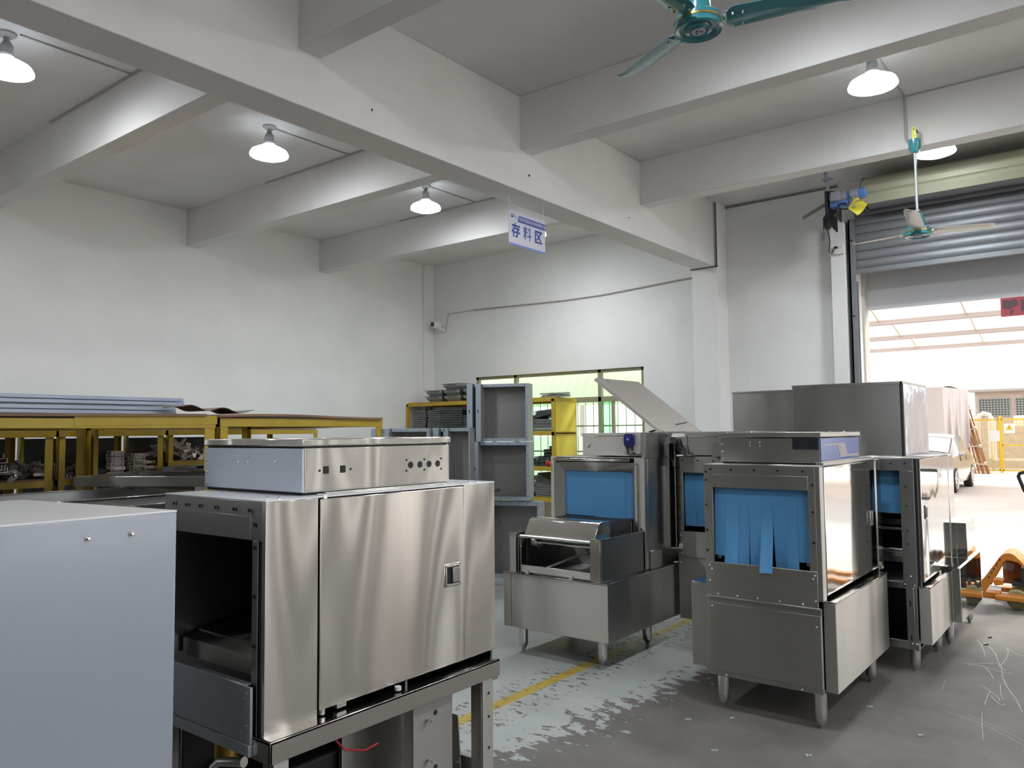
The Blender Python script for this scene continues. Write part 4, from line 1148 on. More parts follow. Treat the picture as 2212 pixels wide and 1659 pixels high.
R.part('hood_side', MB().box(-1.302, -1.298, 6.38, 7.24, 1.45, 1.985), FILM_SIDE, parent=hb)
R.part('hood_foot', MB().prism([(7.24, 1.448), (7.24, 1.4485), (7.3, 1.4485), (7.3, 1.448)], 'x', -1.5, -1.3), SD, parent=hb)
for x, y in ((-1.21, 6.0), (-1.9, 6.0), (-1.145, 6.88), (-1.18, 6.60), (-1.13, 7.74), (-1.9, 7.74)):
    add_leg(R, x, y, .2, .032)

# ---- big unfinished body in front: hood on an open frame
G = Thing('dishwasher_body', 'large unfinished stainless dishwasher body with latched side door, standing on an open frame', 'dishwasher', (-2.4, 2.0, 0))
G.part('front_frame', MB().box(-2.69, -2.108, 1.44, 1.455, 1.320, 1.441).box(-2.158, -2.128, 1.44, 1.455, .70, 1.32).box(-2.69, -2.64, 1.44, 1.455, .70, 1.32), S_DARK, bevel=.0015)
G.part('header_strip', MB().box(-2.60, -2.165, 1.437, 1.44, 1.322, 1.395), S_DARK, bevel=.001)
G.part('corner_post', MB().box(-2.122, -2.108, 1.442, 1.46, .72, 1.441), BLACK)
G.part('front_side_panel', MB().box(-2.108, -2.09, 1.44, 1.640, .718, 1.441), S_SWIRL, bevel=.002)
G.part('side_door', MB().box(-2.108, -2.086, 1.645, 2.347, .760, 1.437), S_SWIRL, bevel=.003)
G.part('rear_side_panel', MB().box(-2.108, -2.09, 2.352, 2.545, .760, 1.443), S_SWIRL, bevel=.002)
G.part('door_gap', MB().box(-2.112, -2.104, 2.345, 2.354, .76, 1.44), BOLT)
m = MB().box(-2.69, -2.68, 1.455, 2.545, .70, 1.441).box(-2.68, -2.108, 2.535, 2.545, .70, 1.441).box(-2.68, -2.11, 1.455, 2.53, .70, .71)
m.box(-2.68, -2.11, 2.05, 2.06, .71, 1.44)
G.part('cabinet_shell', m, S_INSIDE)
G.part('top_plate', MB().box(-2.69, -2.09, 1.44, 2.545, 1.441, 1.446), FILM_TOP, bevel=.001)
G.part('door_header_strip', MB().box(-2.125, -2.09, 1.66, 2.33, 1.446, 1.452).box(-2.115, -2.10, 1.68, 2.3, 1.452, 1.456), CHROME, bevel=.001)
G.part('inner_step', MB().prism([(1.52, .945), (1.50, .94), (1.50, .88), (1.56, .88), (1.56, .955), (2.04, 1.0), (2.04, 1.01)], 'x', -2.66, -2.13), S_SOFT)
G.part('inner_block', MB().box(-2.26, -2.13, 1.90, 2.04, 1.0, 1.12), BLACK)
G.part('lower_front_panel', MB().box(-2.62, -2.122, 1.415, 1.425, .715, .885).box(-2.62, -2.122, 1.41, 1.425, .68, .715).box(-2.60, -2.15, 1.415, 1.44, .884, .889), FILM, bevel=.003)
G.heads('rivet', [(-2.138, 1.413, .868), (-2.148, 1.413, .85), (-2.138, 1.413, .77), (-2.17, 1.413, .745), (-2.30, 1.413, .728), (-2.42, 1.413, .72), (-2.54, 1.413, .72)], '-y', .005, .004, CHROME, dome=True)
G.heads('black_screw', [(x, 1.436, 1.413) for x in (-2.62, -2.54, -2.455, -2.36, -2.255, -2.17)] + [(-2.143, 1.438, z) for z in (1.37, 1.30, 1.15, 1.0)], '-y', .006, .002, BOLT)
G.heads('inner_screw', [(-2.40, 2.048, 1.12)], '-y', .007, .004, CHROME, dome=True)
G.part('hinge_pin', MB().cyl((-2.10, 1.665, .742), (-2.10, 1.665, .762), .012, n=16).cyl((-2.10, 1.67, 1.436), (-2.10, 1.67, 1.449), .012, n=16).box(-2.11, -2.09, 1.72, 1.76, .745, .76), CHROME, bevel=.001)
G.part('rubber_foot', MB().cyl((-2.075, 1.98, .742), (-2.075, 1.98, .755), .012, n=14), WHITE_P)
lt = G.part('door_latch', MB().box(-2.087, -2.082, 2.230, 2.325, 1.056, 1.145), S_DOOR, bevel=.003)
G.part('latch_cup', MB().box(-2.0825, -2.0815, 2.24, 2.315, 1.066, 1.135), BOLT, parent=lt)
G.part('latch_rim', MB().box(-2.082, -2.078, 2.236, 2.242, 1.062, 1.139).box(-2.082, -2.078, 2.313, 2.319, 1.062, 1.139).box(-2.082, -2.078, 2.236, 2.319, 1.133, 1.139).box(-2.082, -2.078, 2.236, 2.319, 1.062, 1.068), CHROME, parent=lt, bevel=.001)
G.part('latch_lever', MB().box(-2.083, -2.071, 2.268, 2.308, 1.072, 1.130), S_DARK, parent=lt, bevel=.003)
# electric box
b2 = G.part('electric_box', MB().box(-2.742, -2.152, 1.632, 2.335, 1.455, 1.603), S_SWIRL, bevel=.002)
G.part('box_front', MB().box(-2.742, -2.154, 1.622, 1.632, 1.456, 1.602), FILM_BRIGHTENED, parent=b2, bevel=.002)
G.part('box_gasket', MB().box(-2.735, -2.16, 1.63, 2.33, 1.446, 1.455).box(-2.735, -2.16, 1.63, 2.33, 1.603, 1.609), BLACK, parent=b2)
G.part('box_lid', MB().box(-2.745, -2.148, 1.618, 2.342, 1.609, 1.634), S_SWIRL, parent=b2, bevel=.004)
G.part('switch_opening', MB().box(-2.153, -2.1505, 1.708, 1.730, 1.515, 1.540), BOLT, parent=b2)
G.part('switch_opening', MB().box(-2.153, -2.1505, 1.780, 1.803, 1.515, 1.540), BOLT, parent=b2)
G.heads('button_hole', [(-2.152, y, z) for y, z in ((2.12, 1.529), (2.170, 1.529), (2.220, 1.529), (2.268, 1.529))], '+x', .0125, .0015, BOLT, parent=b2, n=20)
G.heads('small_hole', [(-2.152, y, z) for y, z in ((1.692, 1.526), (1.826, 1.526), (2.098, 1.548), (2.098, 1.508), (2.194, 1.548), (2.194, 1.508), (2.288, 1.548), (2.288, 1.508))], '+x', .004, .0015, BOLT, parent=b2)
G.heads('rivet', [(x, 1.622, z) for x in (-2.52, -2.46) for z in (1.552, 1.572)] + [(-2.725, 1.622, z) for z in (1.47, 1.51, 1.555)] + [(-2.30, 1.622, 1.555), (-2.165, 1.622, 1.555)], '-y', .0045, .003, CHROME, parent=b2, dome=True)
G.heads('top_stud', [(-2.17, 1.50, 1.446), (-2.13, 1.515, 1.446), (-2.14, 2.44, 1.446), (-2.14, 2.49, 1.446)], '+z', .008, .005, CHROME, dome=True)
G.part('film_strip_sheet', MB().box(-2.768, -2.748, 1.64, 1.70, 1.446, 1.53), FILM, bevel=.001)
# open frame below
fr_ = G.part('frame_rail', MB().box(-2.045, -2.035, 1.425, 2.505, .672, .738).box(-2.16, -2.035, 1.425, 2.505, .728, .738).box(-2.16, -2.035, 1.425, 1.435, .672, .738), S_DOOR, bevel=.0025)
G.part('frame_rail', MB().box(-2.70, -2.16, 1.44, 1.48, .66, .70).box(-2.70, -2.66, 1.44, 2.5, .66, .70).box(-2.66, -2.04, 2.46, 2.50, .66, .70), S_DARK, bevel=.002)
lg = G.part('leg', MB().box(-2.045, -2.037, 2.40, 2.462, 0, .672).box(-2.10, -2.045, 2.40, 2.408, 0, .672), S_PANEL, bevel=.002)
G.heads('leg_hole', [(-2.037, 2.435, z) for z in (.62, .53, .41, .2)], '+x', .006, .0012, BOLT, parent=lg)
G.part('leg', MB().box(-2.10, -2.045, 1.445, 1.50, 0, .672), S_PANEL, bevel=.002)
G.part('leg', MB().box(-2.70, -2.66, 1.445, 1.50, 0, .66), S_DARK, bevel=.002)
G.part('leg', MB().box(-2.70, -2.66, 2.44, 2.50, 0, .66), S_DARK, bevel=.002)
G.part('lower_rail', MB().box(-2.66, -2.10, 2.41, 2.44, .30, .36), S_DARK, bevel=.002)
G.part('pump_cover', MB().box(-2.30, -2.28, 1.90, 2.34, .05, .655).box(-2.30, -2.275, 1.88, 2.36, .640, .660), S_PANEL, bevel=.002)
cc = G.part('control_chassis', MB().box(-2.17, -2.10, 2.10, 2.285, .05, .640).box(-2.104, -2.098, 2.08, 2.29, .05, .645), S_SOFT, bevel=.002)
G.heads('chassis_hole', [(-2.098, 2.195, .60), (-2.098, 2.195, .40)], '+x', .010, .0012, BOLT, parent=cc)
G.part('chassis_stud', MB().cyl((-2.098, 2.155, .585), (-2.07, 2.155, .585), .005, n=10).cyl((-2.085, 2.155, .585), (-2.078, 2.155, .585), .010, n=6).cyl((-2.098, 2.155, .44), (-2.07, 2.155, .44), .005, n=10).cyl((-2.085, 2.155, .44), (-2.078, 2.155, .44), .010, n=6), CHROME, parent=cc)
G.part('loose_flap', MB().obox((-2.14, 2.34, .40), (.07, .006, .30), (.08, 0, 0)), S_PANEL)
G.part('red_wire', MB().tube([(-2.12, 1.72, .655), (-2.10, 1.76, .60), (-2.09, 1.84, .575), (-2.09, 1.90, .580)], .004), plain('red_wire', (.4, .02, .03), .5))
G.part('drain_tank', MB().box(-2.60, -2.32, 1.60, 2.40, .10, .50), BLACK, bevel=.01)
G.part('back_sheet', MB().box(-2.66, -2.64, 1.5, 2.44, .05, .66), BLACK)
G.part('tank_bolt', MB().cyl((-2.12, 1.62, .47), (-2.12, 1.62, .54), .010, n=12).cyl((-2.12, 1.62, .515), (-2.12, 1.62, .525), .022, n=16).box(-2.2, -2.05, 1.55, 1.8, .44, .47), CHROME)
G.part('elbow_pipe', MB().tube([(-2.42, 1.47, .40), (-2.42, 1.47, .52), (-2.41, 1.475, .56), (-2.38, 1.48, .585), (-2.28, 1.5, .60)], .017, 12), S_TUBE)
G.part('brass_valve', MB().cyl((-2.46, 1.55, .55), (-2.46, 1.55, .66), .04, n=18).cyl((-2.36, 1.56, .40), (-2.36, 1.56, .52), .035, n=18), plain('brass', (.35, .22, .04), .35, metal=.8), bevel=.004)
G.part('label_strip', MB().obox((-2.20, 1.45, .585), (.09, .004, .022), (0, -.12, 0)), plain('cream_label', (.5, .46, .36), .5))

# ---- nearest body, bottom left, clad in bluish film
F = Thing('dishwasher_body', 'nearest dishwasher body at the picture corner, tall side sheet still in bluish film', 'dishwasher', (-2.45, .5, 0))
F.part('side_sheet', MB().box(-2.095, -2.078, -.35, 1.148, .30, 1.440), FILM, bevel=.004)
F.part('top_sheet', MB().prism([(-2.86, -.35), (-2.078, -.35), (-2.078, 1.148), (-2.86, 1.05)], 'z', 1.438, 1.4435), FILM_TOP, bevel=.001)
F.part('cabinet_shell', MB().box(-2.86, -2.84, -.35, 1.05, .30, 1.438).box(-2.84, -2.095, 1.03, 1.05, .30, 1.438).box(-2.84, -2.095, -.35, -.33, .3, 1.438).box(-2.84, -2.095, -.33, 1.03, .3, .31), S_DARK)
F.heads('dome_screw', [(-2.078, .912, 1.392), (-2.078, 1.022, 1.392)], '+x', .0075, .009, CHROME, n=18, dome=True)
F.part('mounting_plate', MB().box(-2.078, -1.98, .2, .645, 1.36, 1.375).box(-1.985, -1.975, .2, .655, 1.36, 1.628), S_PANEL, bevel=.001)
for x in (-2.78, -2.14):
    for y in (-.25, .98):
        F.part('leg', MB().cyl((x, y, 0), (x, y, .3), .032, n=18), S_TUBE)

# ------------------------------------------------------------------ yellow racks and what lies on them
def rack(label, x0, x1, y0, y1, zs, post=.05, beam=.05, dz=0.0, group='yellow steel racks', top=None, posts=None):
    T = Thing('steel_rack', label, 'rack', ((x0 + x1) / 2, (y0 + y1) / 2, 0), group)
    for (x, y) in (posts or ((x1, y0), (x1, y1), (x0, y0), (x0, y1))):
        sx = -1 if x == x1 else 1
        sy = 1 if y == y0 else -1
        m = MB().box(x, x + sx * .006, y, y + sy * post, 0, zs[0] - .001).box(x, x + sx * post, y, y + sy * .006, 0, zs[0] - .001)
        T.part('post', m, YELLOW, bevel=.001)
    for k, z in enumerate(zs):
        for x in (x0, x1):
            s = -1 if x == x1 else 1
            T.part('beam', MB().box(x + s * -.004, x + s * .004, y0, y1, z - beam, z).box(x, x + s * beam * .8, y0, y1, z - .006, z), YELLOW, bevel=.001)
        for y in (y0, y1):
            s = 1 if y == y0 else -1
            T.part('cross_beam', MB().box(x0, x1, y, y + s * .006, z - beam, z), YELLOW)
        if not (top and k == 0):
            T.part('shelf_board', MB().box(x0 + .01, x1 - .01, y0 + .01, y1 - .01, z + .001, z + .011), WOOD)
    if top:
        T.part('top_board', top, WOOD)
    return T

# near rack, front edge slightly sagging, thick patch plate on the right half
K1 = rack('yellow steel rack with plywood top carrying the long bluish channels', -6.42, -4.6, .70, 2.79, (1.748, .80), post=.075, beam=.055,
          top=MB().sheet(lambda u, v: (-6.44 + u * 1.86, .60 + v * 2.12, 1.749 + .018 * v), 1, 12, (0, 0, .016)))
K1.part('patch_beam', MB().add([(-4.594, 1.93, 1.703), (-4.594, 2.80, 1.716), (-4.594, 2.80, 1.772), (-4.594, 1.93, 1.762), (-4.60, 1.93, 1.703), (-4.60, 2.80, 1.716), (-4.60, 2.80, 1.772), (-4.60, 1.93, 1.762)],
        [(0, 1, 2, 3), (7, 6, 5, 4), (0, 4, 5, 1), (3, 2, 6, 7), (0, 3, 7, 4), (1, 5, 6, 2)]), YELLOW, bevel=.002)
K2 = rack('yellow steel rack with warped board top, right of the one carrying bluish channels', -6.42, -4.6, 2.82, 4.22, (1.757,), post=.06, beam=.055,
          top=MB().sheet(lambda u, v: (-6.44 + u * 1.87, 2.80 + v * 1.40, 1.760 + .004 + .010 * math.sin(v * 5) * (1 - u * .2)), 2, 16, (0, 0, .016)))
tn = MB().sheet(lambda u, v: (-4.95 + .25 * v, 2.62 + u * .52, 1.800 + .014 * math.sin(u * 14) + .03 * (1 - u)), 16, 2, (0, 0, .004))
single('dark_sheet_scrap', tn, plain('brown_sheet', (.16, .12, .10), .6), 'crumpled dark brown sheet lying where the two rack tops meet', 'sheet')
# long bluish channels on top
for i, (z, y1, lab, yt) in enumerate(((1.785, 2.745, 'lowest of four long bluish channels on the rack top', 0), (1.812, 2.74, 'second from bottom of the long bluish channels on the rack top', 0),
                                  (1.846, 2.80, 'third from bottom of the long bluish channels on the rack top, slightly skewed', .02), (1.873, 2.795, 'topmost of four long bluish channels on the rack top', .02))):
    m = MB().box(-5.35, -5.0, -1.3, y1, z, z + .004).box(-5.004, -5.0, -1.3, y1, z, z + .024).box(-5.35, -5.346, -1.3, y1, z, z + .024).box(-5.35, -5.0, y1 - .004, y1, z, z + .024)
    single('long_channel', m, BLUE_SHEETS, lab, 'channel', 'long bluish channels on the rack top', bevel=.0012)

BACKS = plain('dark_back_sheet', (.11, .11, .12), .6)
KS = 6.5 / 6.3
def sc3(x, y, z): return (x * KS, y * KS, 1.65 + (z - 1.65) * KS)
K3 = rack('yellow steel rack behind, heaped with loose drilled brackets at its right end', -7.3, -6.5, 1.30, 2.585, (1.691, 1.3115), post=.06, beam=.05)
K3b = rack('yellow steel rack behind, short bay with tidy bracket stacks', -7.3, -6.5, 2.62, 3.46, (1.691, 1.3115), post=.05, beam=.045)
K4 = rack('yellow steel rack behind with small pale offcuts heaped on a high shelf', -7.3, -6.5, 3.50, 5.08, (1.691, 1.418), post=.045, beam=.04)

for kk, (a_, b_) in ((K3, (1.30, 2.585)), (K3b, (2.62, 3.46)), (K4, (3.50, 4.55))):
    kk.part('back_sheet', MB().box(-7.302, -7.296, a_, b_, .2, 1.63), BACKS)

def channel_piece(L, W, H, t=.003):
    return MB().box(0, L, 0, W, 0, t).box(0, L, 0, t, 0, H).box(0, L, W - t, W, 0, H)
BR_DARK = plain('dull_cut_steel', (.16, .16, .165), rough=.4, metal=.6, var=.15, vscale=8)
BR_PALE = plain('pale_cut_steel', (.88, .82, .75), rough=.45, metal=.1)
def proto_bracket(mat, L, W, H, label, group, cat='bracket', name='steel_bracket', holes=True):
    T = Thing(name, label, cat, (0, 0, 0), group)
    T.part('channel', channel_piece(L, W, H), mat, local=True)
    if holes:
        m = MB().cyl((L * .18, W / 2, -.0006), (L * .18, W / 2, 0), .006, n=10).cyl((L * .82, W / 2, -.0006), (L * .82, W / 2, 0), .006, n=10)
        m.cyl((L * .18, -.0006, H * .5), (L * .18, 0, H * .5), .005, n=10).cyl((L * .82, -.0006, H * .5), (L * .82, 0, H * .5), .005, n=10)
        T.part('bolt_hole', m, BOLT, local=True)
    return T
def place(proto, first, loc, rot):
    if first:
        proto.o.location = loc; proto.o.rotation_euler = rot
        return proto.o
    r = copy_thing(proto.o, loc)
    r.rotation_euler = rot
    return r
rnd = random.Random(11)
def place3(pr, f, loc, rot): return place(pr, f, sc3(*loc), rot)
# loose heap on the left of K3
pr = proto_bracket(BRACKET, .11, .035, .024, 'small drilled bracket in the loose heap left of the tidy bracket stacks', 'loose drilled brackets on the middle shelf')
zt = 1.335
first = True
for k in range(60):
    y = rnd.uniform(2.05, 2.70); x = rnd.uniform(-6.72, -6.36)
    h = max(0, .10 * (1 - abs(y - 2.42) / .34)) * rnd.random()
    place3(pr, first, (x, y, zt + .012 + h), (rnd.uniform(-.7, .7), rnd.uniform(-.6, .6), rnd.uniform(0, 6.28))); first = False
# long profiles lying at far left
pr = Thing('long_profile', 'long bright steel profile in the bundle at the left end of the rack shelf', 'profile', (0, 0, 0), 'long steel profiles on the shelf')
pr.part('channel', channel_piece(.04, .62, .035), plain('bright_profile', (.62, .56, .52), .3, metal=.6), local=True)
first = True
for k in range(9):
    place3(pr, first, (-6.40 - .035 * (k % 3), 1.62 - .03 * (k % 2), zt + .006 + .030 * (k // 3) + .01 * k * .3), (rnd.uniform(.03, .12), 0, rnd.uniform(-.08, .08))); first = False
# tidy stacks
pr = proto_bracket(BR_PALE, .11, .09, .022, 'pale channel bracket in one of the tidy stacks on the middle shelf', 'stacked pale brackets on the middle shelf')
first = True
for (y, x, n, z0_) in ((2.76, -6.42, 3, 1.336), (3.02, -6.5, 8, 1.336), (3.18, -6.45, 7, 1.336), (2.96, -6.36, 2, 1.336), (3.22, -6.36, 3, 1.336)):
    for k in range(n):
        h = .024 if n > 3 else .042
        place3(pr, first, (x + rnd.uniform(-.006, .006), y + rnd.uniform(-.006, .006), z0_ + k * h), (0, 0, PI / 2 + rnd.uniform(-.12, .12))); first = False
pr = proto_bracket(BR_DARK, .30, .12, .05, 'dark folded plate leaning among the stacked brackets', 'dark folded plates on the middle shelf', 'plate', 'folded_plate')
first = True
for (x, y, z, r) in ((-6.75, 2.62, 1.37, (.3, .0, 1.4)), (-6.70, 2.75, 1.40, (.45, .1, 1.5)), (-6.62, 2.82, 1.35, (.1, .1, 1.3)), (-6.78, 3.05, 1.36, (-.2, 0, 1.5)), (-6.6, 2.9, 1.34, (0, 0, 1.6)),
                     (-6.85, 2.45, 1.36, (.1, 0, 1.55)), (-6.82, 3.2, 1.46, (.05, 0, 1.5)), (-6.84, 3.2, 1.40, (.1, 0, 1.6))):
    place3(pr, first, (x, y, z), r); first = False
# pale offcut heap on K4
pr = proto_bracket(BR_PALE, .085, .028, .02, 'short pale offcut in the heap on the high shelf of the far rack', 'pale offcuts heaped on the high shelf', 'offcut', 'steel_offcut', holes=False)
first = True
zt = 1.437
for k in range(70):
    y = 3.42 + abs(rnd.gauss(0, .22)) ; x = rnd.uniform(-6.62, -6.34)
    h = .155 * max(0, 1 - abs(y - 3.46) / .42) * rnd.uniform(.2, 1)
    place3(pr, first, (x, min(y, 4.1), zt + .012 + h), (rnd.uniform(-1, 1), rnd.uniform(-1, 1), rnd.uniform(0, 6.28))); first = False
pr = proto_bracket(BR_DARK, .20, .06, .03, 'dark channel piece among the pale offcuts on the high shelf', 'dark channel pieces on the high shelf', 'channel', 'channel_piece', holes=False)
first = True
for k in range(16):
    place3(pr, first, (rnd.uniform(-6.7, -6.4), rnd.uniform(3.6, 4.3), zt + .01 + rnd.uniform(0, .05)), (rnd.uniform(-.3, .3), rnd.uniform(-.3, .3), rnd.uniform(1, 2.2))); first = False
# flat sheets stacked on K4 top and the end of K3
pr = Thing('flat_sheet', 'thin flat sheet in the stack on top of the far yellow rack', 'sheet', (0, 0, 0), 'flat sheets on the far rack top')
pr.part('sheet', MB().box(0, .5, 0, .75, 0, .004), plain('pale_green_grey', (.36, .40, .35), .35, metal=.4), local=True)
first = True
for k in range(8):
    place3(pr, first, (-6.85 + rnd.uniform(-.02, .02), 4.42 + rnd.uniform(-.05, .06), 1.703 - .0 + .0065 * k), (0, 0, rnd.uniform(-.03, .03))); first = False
pr = Thing('roll_end', 'shiny small steel part on top of the far yellow rack', 'steel part', (0, 0, 0), 'shiny parts on the far rack top')
pr.part('channel', channel_piece(.12, .06, .03), BRACKET, local=True)
first = True
for k in range(9):
    place3(pr, first, (-6.5 + rnd.uniform(-.1, .1), 1.9 + .24 * k + rnd.uniform(-.05, .05), 1.703), (0, 0, rnd.uniform(0, 3))); first = False

# ------------------------------------------------------------------ open tanks and trays between
def tray(name, label, cat, cx_, cy_, sx, sy, z0, z1, rz=0, mat=S_DARK, t=.004, lip=.02, group=None):
    T = Thing(name, label, cat, (cx_, cy_, 0), group, rz)
    a, b = sx / 2, sy / 2
    m = MB().box(-a, a, -b, b, z0, z0 + t).box(-a, -a + t, -b, b, z0, z1).box(a - t, a, -b, b, z0, z1).box(-a, a, -b, -b + t, z0, z1).box(-a, a, b - t, b, z0, z1)
    T.part('shell', m, mat, local=True, bevel=.001)
    T.part('rolled_rim', MB().box(-a, -a + lip, -b, b, z1, z1 + .003).box(a - lip, a, -b, b, z1, z1 + .003).box(-a, a, -b, -b + lip, z1, z1 + .003).box(-a, a, b - lip, b, z1, z1 + .003), S_DOOR, local=True, bevel=.001)
    return T
T = tray('open_tank', 'dark open stainless tank with bright rim behind the nearest body', 'tank', -4.03, 1.45, 1.08, 1.62, .95, 1.352)
for x, y in ((-.5, -.75), (.5, -.75), (-.5, .75), (.5, .75)):
    T.part('leg', MB().cyl((x, y, 0), (x, y, .95), .03, n=16), S_TUBE, local=True)
T.part('rim_hole', MB().cyl((-.545, .25, 1.325), (-.540, .25, 1.325), .012, n=12), BOLT, local=True)
T = tray('open_tank', 'second open tank standing just behind the big body, thin bright rim', 'tank', -3.02, 1.36, .44, .94, .90, 1.398)
for x, y in ((-.19, -.42), (.19, -.42), (-.19, .42), (.19, .42)):
    T.part('leg', MB().cyl((x, y, 0), (x, y, .90), .025, n=16), S_TUBE, local=True)
T = tray('shallow_tray', 'pale shallow steel tray lying tilted beside the yellow post', 'tray', -4.35, 2.42, .9, .62, 1.352, 1.405, rz=.55, mat=S_SOFT)
T.o.location.z = .02
# two bluish folded boxes on the K3 end
pr = Thing('folded_box', 'grey folded panel with bluish end flange lying beside the bracket stacks', 'panel', (0, 0, 0), 'folded panels beside the bracket stacks')
pr.part('panel_back', MB().box(0, .35, .004, .5, 0, .10), SHELL_IN, local=True, bevel=.002)
pr.part('end_flange', MB().box(0, .004, 0, .5, 0, .11).box(0, .09, 0, .004, 0, .11), BLUE_SHEETS, local=True)
place(pr, True, (-6.10, 3.24, 1.285), (0, 0, .75)); place(pr, False, (-5.98, 3.36, 1.285), (0, 0, .75))
single('trestle', MB().box(-6.35, -5.2, 3.0, 3.9, 1.255, 1.284).box(-6.30, -6.26, 3.05, 3.09, 0, 1.27).box(-5.3, -5.26, 3.05, 3.09, 0, 1.27).box(-6.3, -6.26, 3.8, 3.84, 0, 1.27).box(-5.3, -5.26, 3.8, 3.84, 0, 1.27), S_DARK, 'low dark trestle under the folded panels', 'trestle')

# ------------------------------------------------------------------ grey cabinet shells
def shell_proto(Wd, Hh, Dp, label, group='grey cabinet shells'):
    """open box standing on its edge; x right, y into depth, z up; origin front bottom left"""
    T = Thing('cabinet_shell', label, 'cabinet shell', (0, 0, 0), group)
    T.part('back_panel', MB().box(.0, Wd, Dp - .004, Dp, 0, Hh), SHELL_IN, local=True)
    T.part('side_wall', MB().box(0, .003, .07, Dp, 0, Hh), SHELL_IN, local=True)
    T.part('side_wall', MB().box(Wd - .003, Wd, 0, Dp, 0, Hh).box(0, Wd, 0, Dp, 0, .003).box(0, Wd, 0, Dp, Hh - .003, Hh), SHELL_IN, local=True)
    fl = MB()
    fl.box(.02, Wd, -.002, 0.001, Hh - .036, Hh).box(.02, Wd, -.002, .001, 0, .036).box(Wd - .036, Wd, -.0022, .0012, 0, Hh)
    T.part('rim_flange', fl, GREY_SHELL, local=True, bevel=.001)
    lf = MB().box(-.055, .012, -.06, -.057, 0, Hh).box(-.055, -.052, -.06, .07, 0, Hh)
    T.part('wide_flange', lf, GREY_SHELL, local=True, bevel=.001)
    T.part('flange_link', MB().box(.009, .012, -.057, .07, 0, Hh), SHELL_IN, local=True)
    h = MB()
    for k in range(6):
        h.cyl((.06 + k * (Wd - .1) / 5, -.003, Hh - .018), (.06 + k * (Wd - .1) / 5, -.002, Hh - .018), .005, n=8)
        h.cyl((.06 + k * (Wd - .1) / 5, -.003, .018), (.06 + k * (Wd - .1) / 5, -.002, .018), .005, n=8)
        h.cyl((Wd - .018, -.003, .04 + k * (Hh - .08) / 5), (Wd - .018, -.0022, .04 + k * (Hh - .08) / 5), .005, n=8)
    for a, b in ((.14, .9), (.14, .72), (.14, .34), (.14, .15), (.84, .15), (.84, .5)):
        h.cyl((Wd * a, Dp - .0055, Hh * b), (Wd * a, Dp - .004, Hh * b), .006, n=8)
    h.box(-.03, -.018, -.061, -.06, Hh * .5, Hh * .56)
    T.part('bolt_hole', h, BOLT, local=True)
    return T
sh = shell_proto(.60, .66, .20, '')
shn = shell_proto(.085, .66, .18, '')
shn.used = False
def put_shell(first, x, y, z, rz, label, sc=(1, 1, 1)):
    if sc[0] < .2:
        sc = (1, sc[1], sc[2])
        if shn.used:
            o = copy_thing(shn.o, (x, y, z), rz)
        else:
            o = shn.o; shn.used = True; o.location = (x, y, z); o.rotation_euler = (0, 0, rz)
    elif first:
        o = sh.o; o.location = (x, y, z); o.rotation_euler = (0, 0, rz)
    else:
        o = copy_thing(sh.o, (x, y, z), rz)
    o.scale = sc
    o['label'] = label
    return o
RZ = math.radians(22)
cs, sn = math.cos(RZ), math.sin(RZ)
put_shell(True, -5.85, 6.90, 1.545, RZ, 'upper open grey cabinet shell at the top of the tall stack', (.93, 1, 1.0))
put_shell(False, -5.85 - .105 * cs, 6.90 - .105 * sn, 1.54, RZ, 'grey cabinet shell nested left of the topmost open one', (.15, .9, 1.01))
put_shell(False, -5.88, 6.88, .885, RZ, 'middle open grey cabinet shell in the tall stack', (1.0, 1, .99))
put_shell(False, -5.88 - .115 * cs, 6.88 - .115 * sn, .885, RZ, 'grey cabinet shell tucked left of the middle one in the tall stack', (.17, .9, .985))
put_shell(False, -5.88 - .20 * cs, 6.88 - .20 * sn, .885, RZ, 'leftmost grey cabinet shell in the middle layer of the tall stack', (.12, .9, .985))
put_shell(False, -5.80, 6.95, .0, RZ, 'bottom open grey cabinet shell standing on the floor', (1.02, 1, 1.31))
put_shell(False, -5.80 - .12 * cs, 6.95 - .12 * sn, .0, RZ, 'grey cabinet shell on the floor tucked left of the bottom one', (.17, .9, 1.31))
# lower row to the left, tops just seen over the big body
put_shell(False, -6.30, 5.90, 1.04, RZ, 'open grey cabinet shell seen just over the big body top box', (.75, 1, 1.0))
put_shell(False, -6.42, 5.83, 1.04, RZ, 'narrow flanged grey shell at the left end of the low row', (.15, .9, 1.0))
put_shell(False, -5.79, 6.28, 1.04, RZ, 'low grey cabinet shell right behind the big body, left of the tall stack', (.40, .8, 1.0))
put_shell(False, -5.87, 6.21, 1.04, RZ, 'narrow flanged grey shell between the two low open ones', (.12, .9, 1.0))
pl_ = Thing('pallet_table', 'low steel table carrying the low row of grey cabinet shells', 'table', (-6.1, 6.3, 0))
pl_.part('table_top', MB().obox((-5.95, 6.20, 1.02), (1.35, .55, .03), (0, 0, RZ)), S_DARK)
for a in (-.6, .6):
    for b in (-.2, .2):
        pl_.part('leg', MB().box(-5.95 + a * cs - b * sn - .02, -5.95 + a * cs - b * sn + .02, 6.20 + a * sn + b * cs - .02, 6.20 + a * sn + b * cs + .02, 0, 1.005), S_DARK)

